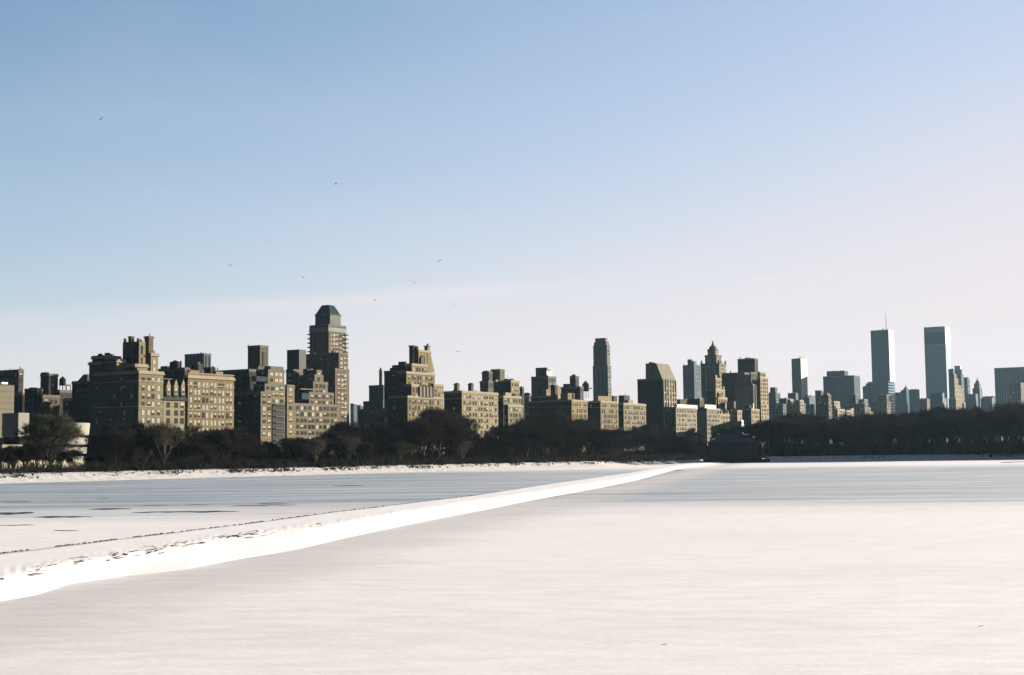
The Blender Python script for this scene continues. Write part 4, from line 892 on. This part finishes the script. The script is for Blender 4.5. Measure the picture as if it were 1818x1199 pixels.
x0, x1, y0, y1, z1 = b.boxes[0]
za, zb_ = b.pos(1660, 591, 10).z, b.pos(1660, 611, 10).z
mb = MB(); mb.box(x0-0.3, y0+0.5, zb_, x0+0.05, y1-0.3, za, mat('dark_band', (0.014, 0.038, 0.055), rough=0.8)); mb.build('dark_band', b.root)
mb = MB(); mb.box(x0+0.3, y0-0.04, zb_, x1, y0-0.005, z1-0.5, PALEF); mb.build('white_face', b.root)  # pale sheet paints the sunlit brightness of the west side
for t_, (a_, c_) in enumerate([((1640, 1675), 705)]): pass
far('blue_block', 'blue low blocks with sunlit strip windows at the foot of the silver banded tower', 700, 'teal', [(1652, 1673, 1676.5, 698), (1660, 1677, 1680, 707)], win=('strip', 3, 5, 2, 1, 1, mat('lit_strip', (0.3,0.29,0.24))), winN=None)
far('olive_slab', 'narrow grey green slab touching the right side of the silver banded tower', 740, mat('grey_green_brick', (0.07, 0.078, 0.07)), [(1683.5, 1692.3, 1694.5, 655.8)], win=None, cat='tower')
far('stepped_pale_tower', 'pale beige block stepping down to the right beside the narrow grey green slab', 720, 'lime', [(1692, 1694, 1698, 664.5), (1693, 1694.3, 1701, 672), (1693.5, 1694.6, 1706, 684), (1693.5, 1694.8, 1710, 690)], win=('grid', 3.8, 4, 1.8, 2.0), bright=0.3)
b = far('glass_topped_tower', 'dark blue tower with a pale glass top behind the stepped pale beige block', 900, 'teal', [(1694, 1706, 1708.5, 656), (1698, 1708, 1711, 665), (1708, 1717.3, 1721.5, 670.5)], win=('grid', 4, 5, 2.4, 2.4), winN=None, bright=0.6, cat='tower')
b.box('glass_top', 1694.5, 1704.5, 1706.5, 649.5, 656, 3, mat('pale_glass', (0.12,0.15,0.16), rough=0.3))
b = far('pinnacled_tower', 'grey teal tower narrowing to a small spire, left of the slab cut by the frame', 780, mat('teal_grey_stone', (0.035, 0.055, 0.062)), [(1726.5, 1739, 1744, 689.5), (1729, 1738, 1741.5, 681.5)], win=None, cat='tower')
x0, x1, y0, y1, z1 = b.boxes[1]; cx_, cy_ = (x0+x1)/2, (y0+y1)/2; rr = (y1-y0)/2*0.75; za = b.pos(1735, 674, 6).z; zf = b.pos(1735, 668.5, 6).z; kz = (za-z1)
mb = MB(); mb.ring(cx_, cy_, [(rr*1.3, z1), (rr*0.9, z1+kz*0.6), (rr*0.2, za), (0.3, zf)], b.wall, n=8); mb.build('spire', b.root)
far('low_block', 'low blue grey block with a sunlit cream end left of the rightmost slab', 640, 'slate', [(1741, 1761, 1765.5, 707), (1716, 1732, 1736, 700)], win=None, zmin=14)
far('low_block', 'long low hazy blue roof line between the small spire and the right edge slab', 860, 'teal', [(1744, 1764, 1768, 704)], win=None)
b = far('wide_slab', 'widest dark blue grey slab, cut by the right edge of the picture', 640, mat('blue_grey_slab', (0.04, 0.065, 0.078), rough=0.6, var=0.25, scale=0.12), [(1765, 1832, 1850, 651.5)], win=None, winN=None, cornice=0.4)
x0, x1, y0, y1, z1 = b.boxes[0]; mb = MB()
for q in range(14): mb.box(x0-0.12, y0+1+q*(y1-y0-2)/14, 30, x0, y0+1+(q+0.55)*(y1-y0-2)/14, z1-2, GLASSB)
mb.build('window_strip', b.root)
far('low_block', 'dark block with small lit windows low in front of the slab at the right edge', 560, 'olive', [(1764, 1774, 1779, 728), (1790, 1812, 1830, 680)], win=FARW, bright=0.4, zmin=14)
far('low_block', 'pale low blocks peeping over the treetops right of the silver banded tower', 580, 'lime', [(1672, 1676, 1680, 716), (1684, 1697, 1701, 708), (1708, 1711, 1714, 716)], win=FARW, bright=0.3, zmin=14)
far('hazy_block', 'long hazy low block left of the brown stepped block', 640, 'slate', [(1362, 1390, 1396, 718), (1390, 1424, 1430, 716), (1424, 1446, 1450, 719)], win=FARW, bright=0.2, zmin=14)

# museum and gatehouse
GY = 752
gh = bpy.data.objects.new('gatehouse', None); COL.objects.link(gh); gp = xy(1303, GY); gh.location = (gp.x, gp.y, 0); tag(gh, 'dark stone reservoir gatehouse with a hipped roof at the far end of the snowy ridge', 'gatehouse')
kg = GY/F; DST = mat('dark_gneiss', (0.024,0.025,0.026), var=0.35, scale=0.8); 
def gx(px): return (px-1303)*kg
def gz(py): return at_y(1303, py, GY).z
mb = MB(); mb.box(gx(1258), -0.8, -0.5, gx(1352), 22, gz(812), DST); mb.box(gx(1258.6), -0.5, gz(812), gx(1349), 20, gz(809), DST); mb.build('stone_base', gh)
mb = MB(); mb.box(gx(1266), 0.8, gz(812), gx(1343), 18, gz(785), DST)
for px in (1266, 1284, 1322, 1343): mb.box(gx(px)-0.7, 0.3, gz(812), gx(px)+0.7, 1.2, gz(784.6), DST)
mb.build('wall', gh)
mb = MB(); mb.box(gx(1258.8), 2.5, gz(812), gx(1266)-0.7, 16, gz(791), DST); mb.box(gx(1343)+0.7, 2.5, gz(812), gx(1348.5), 16, gz(790), DST); mb.build('wing', gh)
for px in (1272, 1278, 1285.5 + 6, 1312, 1318, 1330, 1336):
    a = gx(px); mb = MB(); mb.box(a-0.75, 0.62, gz(806), a+0.75, 0.84, gz(795), GLASSD); mb.quad([(a+0.75*math.cos(t), 0.66, gz(795)+0.75*math.sin(t)) for t in [math.pi*i/6 for i in range(7)]], GLASSD); mb.build('window', gh)
mb = MB(); mb.box(gx(1265), -0.1, gz(785.4), gx(1344), 18.8, gz(783.4), mat('stone_cornice', (0.05,0.056,0.06))); mb.build('cornice', gh)
mb = MB(); x0, x1 = gx(1266), gx(1343); z0, z1 = gz(783.4), gz(771.5)
SL = mat('dark_slate_roof', (0.018,0.021,0.024), rough=0.6, var=0.3)
mb.hexa([(x0, 0.4, z0), (x1, 0.4, z0), (x1, 18, z0), (x0, 18, z0)], [(x0+5, 8, z1), (x1-5, 8, z1), (x1-5, 10.5, z1), (x0+5, 10.5, z1)], SL); mb.build('roof', gh)
for px, py in ((1267.6, 780.5), (1339.7, 777.8), (1263, 777)):
    mb = MB(); a = gx(px); z = gz(py); mb.tube((a, 1.0, gz(784)), (a, 1.0, z), 0.35, 0.3, DST, n=6); mb.box(a-0.6, 0.5, z, a+0.6, 1.6, z+0.55, SNOWR); mb.build('finial', gh)
mb = MB(); a = gx(1281); mb.box(a-0.7, 8, gz(778), a+0.7, 9.4, gz(770.5), DST); mb.box(a-0.85, 7.8, gz(770.5), a+0.85, 9.6, gz(769.8), SNOWR); mb.build('chimney', gh)
mb = MB(); mb.hexa([(gx(1313), 3.2, gz(779.5)), (gx(1333), 3.2, gz(779.5)), (gx(1333), 12, gz(779.5)), (gx(1313), 12, gz(779.5))], [(gx(1322), 6, gz(771)), (gx(1324), 6, gz(771)), (gx(1324), 9, gz(771)), (gx(1322), 9, gz(771))], SL); o = mb.build('roof_gable', gh)
mb = MB(); mb.tube((gx(1320.5), 2.9, gz(768.5)), (gx(1324.5), 2.9, gz(771.8)), 0.25, 0.25, SNOWR); mb.tube((gx(1324.5), 2.9, gz(771.8)), (gx(1333), 2.9, gz(771.6)), 0.22, 0.2, SNOWR); mb.build('roof_snow', o)
lp = bpy.data.objects.new('landing', None); COL.objects.link(lp); lpp = xy(1358, GY+2); lp.location = (lpp.x, lpp.y, 0); tag(lp, 'low dark stone landing with a pale railing at the right foot of the gatehouse', 'landing')
mb = MB(); mb.box(-3.0, 0, -0.4, 2.6, 8, 1.9, DST); mb.box(-3.2, -2.0, -0.4, 1.6, 0, 0.9, DST); mb.build('platform', lp)
mb = MB(); mb.box(-1.6, -0.05, 3.35, 1.7, 0.1, 3.6, TRIM); mb.build('handrail', lp)
for a in (-1.5, -0.4, 0.7, 1.6): mb = MB(); mb.tube((a, 0.03, 1.9), (a, 0.03, 3.4), 0.07, 0.07, METAL); mb.build('post', lp)
b = Bld('museum_hall', 'low grey sloping glass roofed hall just above the trees behind the gatehouse', 'museum', 425, 'grey', [(1262, 1316, 1321, 757)], win=None, cornice=0.2)
x0, x1, y0, y1, z1 = b.boxes[0]; mb = MB(); zt = b.pos(1316, 747.5, 0).z
mb.hexa([(x0, y0, z1), (x1, y0, z1), (x1, y1, z1), (x0, y1, z1)], [(x0+2, y0, zt), (x1-1, y0, zt), (x1-1, y0+(y1-y0)*0.45, zt-0.3), (x0+2, y0+(y1-y0)*0.45, zt-0.3)], mat('grey_glazed_roof', (0.07,0.085,0.085), rough=0.35, var=0.3, scale=0.6)); mb.build('sloping_roof', b.root)
b.box('roof_snow', 1313, 1316, 1320, 746, 748.5, 0, SNOWR)
# ================================================================ TREES
BARK = mat('dark_bark', (0.012, 0.010, 0.008), var=0.35, scale=1.5)
TWIG = mat('bare_twigs', (0.014, 0.011, 0.008), var=0.3, scale=0.5)
TWIGR = mat('reddish_bare_twigs', (0.018, 0.011, 0.008), var=0.3, scale=0.5)
TWIGG = mat('olive_bare_twigs', (0.055,0.056,0.036), var=0.3, scale=0.5)
PALEB = mat('pale_plane_bark', (0.07,0.062,0.042), var=0.3, scale=1)
def tree_meshes(seed, spread, twig, bark, levels=4, fan=False, dense=1.0, thick=1.0, low=0.22):
    """unit tree 10 m tall: limbs fork 4 times and end in sprays of fine twigs"""
    rnd = random.Random(seed); tr_ = MB(); cr_ = MB()
    trunk_h = 10*low*rnd.uniform(0.85, 1.2); lean = Vector((rnd.uniform(-.06, .06), rnd.uniform(-.06, .06), 1)).normalized()
    p = Vector((0, 0, -0.6)); segs = 4; r0 = 0.24*thick
    pts = [p]
    for i in range(segs): p = p+lean*((trunk_h+0.6)/segs)+Vector((rnd.uniform(-.05, .05), rnd.uniform(-.05, .05), 0)); pts.append(p)
    for i in range(segs): tr_.tube(pts[i], pts[i+1], r0*(1-i*0.08)*(1.35 if i == 0 else 1), r0*(1-(i+1)*0.08), bark, n=7)
    lens = [3.0, 2.15, 1.45, 0.95]; 
    def grow(p, d, r, lv):
        L = lens[lv]*rnd.uniform(0.75, 1.2)*(1.15 if fan else 1)
        bend = Vector((rnd.uniform(-.15, .15), rnd.uniform(-.15, .15), 0.10))
        mid = p+d*L*0.5; d2 = (d+bend).normalized(); e = mid+d2*L*0.5
        tgt = tr_ if lv < 2 else cr_; mm = bark if lv < 2 else twig
        tgt.tube(p, mid, r, r*0.82, mm, n=5 if lv < 2 else 3); tgt.tube(mid, e, r*0.82, r*0.6, mm, n=5 if lv < 2 else 3)
        if lv == 3 or e.z > 9.6:
            for q in range(int(11*dense)):
                dd = (d2+Vector((rnd.gauss(0, .6), rnd.gauss(0, .6), rnd.gauss(0.1, .45)))).normalized(); st = mid.lerp(e, rnd.random())
                l1 = rnd.uniform(0.35, 0.85); m_ = st+dd*l1; cr_.tube(st, m_, 0.022*thick, 0.014*thick, twig, n=3)
                if rnd.random() < 0.7:
                    dd = (dd+Vector((rnd.gauss(0, .5), rnd.gauss(0, .5), rnd.gauss(0.1, .3)))).normalized(); cr_.tube(m_, m_+dd*l1*0.7, 0.014*thick, 0.009*thick, twig, n=3)
            return
        n = rnd.choice((3, 4, 4)) if lv < 2 else rnd.choice((3, 4))
        for q in range(n):
            a = 2*math.pi*(q+rnd.random()*0.7)/n; sp_ = rnd.uniform(0.35, 0.75)*spread
            side = d2.orthogonal().normalized(); side.rotate(Matrix.Rotation(a, 3, d2))
            nd_ = (d2+side*sp_+Vector((0, 0, 0.18))).normalized(); grow(e if q else mid.lerp(e, 0.8), nd_, r*0.56, lv+1)
        if lv == 1 or lv == 2:
            for q in range(2):
                side = d2.orthogonal().normalized(); side.rotate(Matrix.Rotation(rnd.uniform(0, 6.28), 3, d2)); grow(p.lerp(e, rnd.uniform(.3, .7)), (d2*0.4+side).normalized(), r*0.4, 3)
    n = rnd.choice((4, 5))
    for q in range(n):
        a = 2*math.pi*(q+rnd.random()*0.5)/n; tilt = rnd.uniform(0.45, 0.85)*spread
        d = Vector((math.cos(a)*tilt, math.sin(a)*tilt, 1)).normalized(); grow(pts[-1-(q % 2)], d, r0*0.6, 0)
    grow(pts[-1], lean, r0*0.7, 0)
    top = max(v[2] for v in cr_.v); k = 10/top
    for M_ in (tr_, cr_): M_.v = [(x*k, y*k, z*k) for x, y, z in M_.v]
    return tr_.mesh('trunk'), cr_.mesh('crown')
PROT = [tree_meshes(10+i, 0.55+0.12*(i % 3), TWIG if i % 2 else TWIGR, BARK, dense=1.0, thick=1.05, low=0.15+0.03*(i % 3)) for i in range(8)]
PROT_R = [tree_meshes(40+i, 0.6+0.13*(i % 3), TWIGR, BARK, dense=1.0, thick=1.1) for i in range(7)]
PALE = [tree_meshes(70+i, 0.9, mat('pale_twigs', (0.06,0.052,0.035), var=0.3), PALEB, dense=0.5, thick=0.9) for i in range(2)]
def plant(pr, P, h, label, group=None, wide=1.0, z0=GZ, rz=None, name='bare_tree'):
    t = bpy.data.objects.new(name, None); COL.objects.link(t); t.location = (P.x, P.y, z0); s_ = h/10
    t.scale = (s_*wide, s_*wide, s_); t.rotation_euler = (0, 0, rz if rz is not None else random.uniform(0, 6.28)); tag(t, label, 'tree', group)
    link('trunk', pr[0], t); link('crown', pr[1], t); return t
env = [(-60, 800), (0, 792), (160, 800), (170, 778), (250, 760), (330, 772), (400, 758), (450, 792), (520, 780), (560, 770), (620, 762), (700, 768), (740, 752), (770, 733), (800, 738), (830, 775), (870, 768), (930, 752), (960, 738), (1010, 746), (1040, 750), (1100, 772), (1150, 766), (1200, 768), (1240, 772), (1256, 770), (1280, 757), (1330, 757), (1345, 750), (1358, 742), (1380, 732), (1420, 730), (1500, 735), (1560, 732), (1620, 724), (1680, 724), (1740, 724), (1780, 716), (1818, 708), (1900, 712)]
zones = [(-60, 165, 'before the white museum'), (165, 250, 'below the dark left face of the big tan house'), (250, 340, 'before the dormered mansard house'), (340, 420, 'before the long tan house'), (420, 510, 'before the terraced white brick block'), (510, 610, 'before the stepped grid-fronted block'), (610, 690, 'under the block with a round flue'), (690, 800, 'before the ornate twin-chimney house'), (800, 890, 'before the wide house with roof turrets'), (890, 940, 'before the sunlit corner house'), (940, 1045, 'before the long shaded chimney house'), (1045, 1130, 'below the tall slender tower'), (1130, 1200, 'below the sloped-cap tower'), (1200, 1262, 'left of the gatehouse'), (1262, 1360, 'behind the gatehouse'), (1360, 1450, 'just right of the gatehouse'), (1450, 1530, 'below the wide dark blue slab'), (1530, 1600, 'below the antenna tower'), (1600, 1700, 'below the silver banded tower'), (1700, 1840, 'below the slab at the right edge'), (1840, 2300, 'beyond the right edge')]
def zone(px):
    for a, b_, t in zones:
        if a <= px < b_: return t
    return zones[-1][2]
def plant_px(px, D=None, Y=None, drop=0, pr=None, row='', **k):
    if Y is None: P = perp_pt(px, D)
    else: P = xy(px, Y)
    yt = lerp_tab(env, px)+drop; z = at_y(px, yt, P.y).z; h = max(4.5, (z-GZ)*(1.27 if px < 1250 else 1.03))
    t = plant(pr or random.choice(PROT), P, h, 'x', row+' trees '+zone(px), **k); TR.setdefault((row, zone(px)), []).append((px, t)); return t
TR = {}
ROWS = (('front-row', 304, 22, 14), ('second-row', 322, 14, 10), ('third-row', 345, 4, 8), ('back-row', 385, -6, 9))
random.seed(21)
for ri, (row, D, drop, jit) in enumerate(ROWS):
    px = -40+ri*9
    while px < 1250:
        if not (ri < 2 and 20 < px < 165):
            q = px+random.uniform(-7, 7); 
            plant_px(q, D=D+random.uniform(-7, 7), drop=drop*0.7+random.uniform(0, jit*2.2), row=row, wide=random.uniform(0.9, 1.35))
        px += 25*(1.1 if ri == 0 else 1.0)*(0.85 if px > 900 else 1.0)
for ri, (row, Y, drop) in enumerate((('front-row', 778, 16), ('second-row', 800, 8), ('third-row', 835, 3), ('back-row', 885, -3))):
    px = (1268 if ri else 1372)+ri*6
    while px < 2150:
        plant_px(px+random.uniform(-5, 5), Y=Y+random.uniform(-9, 9), drop=drop+random.uniform(-3, 12), pr=random.choice(PROT_R), row=row, wide=random.uniform(0.8, 1.15))
        px += 45 if px > 1850 else 23 if px > 1360 else 16
ORD = ('first', 'second', 'third', 'fourth', 'fifth', 'sixth', 'seventh', 'eighth', 'ninth', 'tenth', 'eleventh', 'twelfth')
for (row, zn), lst in TR.items():
    lst.sort(key=lambda q: q[0]); n = len(lst)
    for i, (px, t) in enumerate(lst):
        pre = '' if n == 1 else ('left ' if i == 0 else 'right ') if n == 2 else ORD[i]+' from left, '
        t['label'] = pre+row+' bare tree '+zn
        if n == 1: del t['group']
# individual trees that stand out
fan = tree_meshes(99, 1.25, TWIGG, BARK, dense=2.4, thick=0.9, fan=True, low=0.16)
P = perp_pt(92, 308); z = at_y(92, 729, P.y).z; plant(fan, P, z-GZ, 'wide dome-shaped olive bare tree standing alone in front of the white museum', None, wide=1.02, rz=1.0)
for px, w_ in ((47, 'left'), (55, 'middle'), (66, 'right')): P = perp_pt(px, 306); plant(random.choice(PROT), P, 8.0, 'dark bare tree, '+w_+' of the three beside the wide dome shaped tree', 'three dark trunks left of the dome-shaped tree')
for px, yt, lab in ((290, 742, 'pale-barked bare tree catching the sun in front of the dormered mansard house'), (620, 770, 'pale thin bare tree in the dark gap right of the stepped grid-fronted block'), (712, 778, 'pale spreading bare tree below the dark stepped brown block'), (822, 778, 'pale bare tree at the left corner of the wide tan house with arched turrets'), (560, 775, 'pale bare tree in front of the stepped grid-fronted apartment block')):
    P = perp_pt(px, 300); z = at_y(px, yt, P.y).z; plant(PALE[int(px) % 2], P, z-GZ, lab, None, wide=1.1)
# brush below the trees
mb = MB(); rnd = random.Random(11)
def brush(P, h, m):
    for q in range(16):
        a = rnd.uniform(0, 6.28); r = rnd.uniform(0, 2.2); x, y = P.x+r*math.cos(a), P.y+r*math.sin(a); t = rnd.gauss(0, .35); u = rnd.gauss(0, .35); hh = h*rnd.uniform(0.5, 1.1)
        m1 = (x+t*hh*0.5, y+u*hh*0.5, GZ+hh*0.5); mb.tube((x, y, GZ-0.2), m1, 0.07, 0.05, m, n=3); mb.tube(m1, (x+t*hh*1.3, y+u*hh, GZ+hh), 0.05, 0.03, m, n=3)
        mb.tube(m1, (x-t*hh*0.8, y+u*hh*1.2, GZ+hh*0.95), 0.045, 0.03, m, n=3)
for D, n_, h0, h1 in ((300, 900, 1.2, 3.2), (330, 600, 2.5, 5.5), (372, 800, 3.5, 7.5)):
    for q in range(n_):
        px = rnd.uniform(-60, 1256)
        if px < 165 and (D > 310 or rnd.random() < 0.5): continue
        brush(perp_pt(px, D+rnd.uniform(-6, 10)), rnd.uniform(h0, h1), TWIG)
for q in range(2500):
    brush(xy(rnd.uniform(1355, 2200), rnd.uniform(772, 900)), rnd.uniform(3, 10), TWIG)
tag(mb.build('undergrowth'), 'dark leafless undergrowth filling the space between the tree trunks', 'undergrowth', kind='stuff')

# distant wooded skyline in the gap
# ---- gulls
GULL = mat('gull_feathers', (0.09, 0.09, 0.10), var=0.2)
def gull_mesh(flap, k):
    mb = MB(); prof = [(0.0, -0.22, 0.01), (0.05, -0.14, 0.05), (0.07, 0.0, 0.065), (0.05, 0.12, 0.05), (0.03, 0.18, 0.035), (0.005, 0.24, 0.0)]
    n = 8
    for (r, y, _) in prof:
        for j in range(n): a = 2*math.pi*j/n; r_ = max(r, 0.004); mb.v.append((r_*math.cos(a), y, r_*math.sin(a)))
    for q in range(len(prof)-1):
        for j in range(n): a = q*n+j; b_ = q*n+(j+1) % n; mb.f.append((a, b_, b_+n, a+n)); mb.m.append(0)
    mb.mats = [GULL]
    for sgn in (-1, 1):
        st = [(0.03, 0.09, -0.07, 0.02), (0.28, 0.12, -0.05, 0.02+flap*0.16), (0.62, 0.0, -0.12, 0.02+flap*0.16+(0.05-flap*0.12))]
        ring = []
        for (x, y1, y0, z) in st:
            k0 = len(mb.v); mb.v += [(sgn*x, y1, z+0.012), (sgn*x, y0, z+0.006), (sgn*x, y0, z-0.006), (sgn*x, y1, z-0.012)]; ring.append(k0)
        for a, b_ in zip(ring, ring[1:]):
            for j in range(4): mb.f.append((a+j, a+(j+1) % 4, b_+(j+1) % 4, b_+j)); mb.m.append(0)
        mb.f.append(tuple(ring[-1]+j for j in range(4))); mb.m.append(0)
    k0 = len(mb.v); mb.v += [(-0.02, -0.18, 0), (0.02, -0.18, 0), (0.06, -0.32, 0), (-0.06, -0.32, 0), (-0.02, -0.18, 0.012), (0.02, -0.18, 0.012), (0.06, -0.32, 0.012), (-0.06, -0.32, 0.012)]
    for f in ((0, 1, 2, 3), (7, 6, 5, 4), (0, 4, 5, 1), (1, 5, 6, 2), (2, 6, 7, 3), (3, 7, 4, 0)): mb.f.append(tuple(k0+i for i in f)); mb.m.append(0)
    return mb.mesh('gull')
GM = [gull_mesh(1.0, 0), gull_mesh(0.2, 1), gull_mesh(-0.8, 2)]
gulls = [(179, 211, 300, 'highest gull, alone in the upper left sky', 2), (596, 327, 260, 'gull in the blue sky high above the dome-topped tower', 0), (486, 328, 420, 'faint gull left of the highest one above the dome-topped tower', 1), (409, 471, 300, 'gull in the sky above the slim slotted tower', 2), (472, 427, 450, 'faint gull above and left of the dome-topped tower', 1), (539, 493, 380, 'small gull just above the dome-topped tower', 0), (780, 463, 250, 'larger gull with raised wings above the ornate house with twin chimneys', 2), (735, 502, 380, 'small gull below left of the larger one with raised wings', 1), (666, 534, 450, 'tiny gull just right of the dome-topped tower crown', 1), (806, 541, 400, 'faint gull high right of the ornate house with twin chimneys', 0), (814, 624, 260, 'gull low in the sky right of the ornate house with twin chimneys', 2), (949, 537, 380, 'gull alone high above the wedge-topped modern block', 0)]
for i, (px, py, Y, lab, k) in enumerate(gulls):
    p = at_y(px, py, Y*1.08); rr = random.Random(i); o = link('gull', GM[k], None, p); o.rotation_euler = (rr.uniform(-.5, .5), rr.uniform(-.7, .7), rr.uniform(0, 6.28)); tag(o, lab, 'bird', 'gulls over the frozen reservoir')
# scraps on the ice
for px, py, lab in ((1742, 1112, 'tiny dark twig lying on the snow at the lower right'), (1180, 1145, 'tiny dark twig lying on the snow at the bottom, right of centre')):
    p = on_z(px, py, 0.02); mb = MB(); mb.tube((-0.05, 0, 0), (0.05, 0.02, 0.01), 0.006, 0.004, BARK, n=5); mb.tube((0, 0.01, 0.005), (0.03, 0.05, 0.02), 0.004, 0.002, BARK, n=4); o = mb.build('twig'); o.location = p; o.scale = (1.6, 1.6, 1.6); tag(o, lab, 'twig')

# ---- winter haze
HAZE_DENSITY = 0.000020
m = bpy.data.materials.new('haze'); m.use_nodes = True; n = m.node_tree.nodes; n.clear()
pv = n.new('ShaderNodeVolumePrincipled'); pv.inputs['Color'].default_value = (0.50, 0.78, 1.0, 1); pv.inputs['Density'].default_value = HAZE_DENSITY; pv.inputs['Anisotropy'].default_value = 0.2
mo = n.new('ShaderNodeOutputMaterial'); m.node_tree.links.new(pv.outputs[0], mo.inputs['Volume'])
mb = MB(); mb.box(-2600, -400, -2.2, 3600, 5900, 400, m); hz_ = mb.build('haze'); tag(hz_, 'thin pale winter haze over the frozen reservoir and city', 'haze', kind='stuff')
scene.cycles.volume_bounces = 0; scene.cycles.volume_max_steps = 64
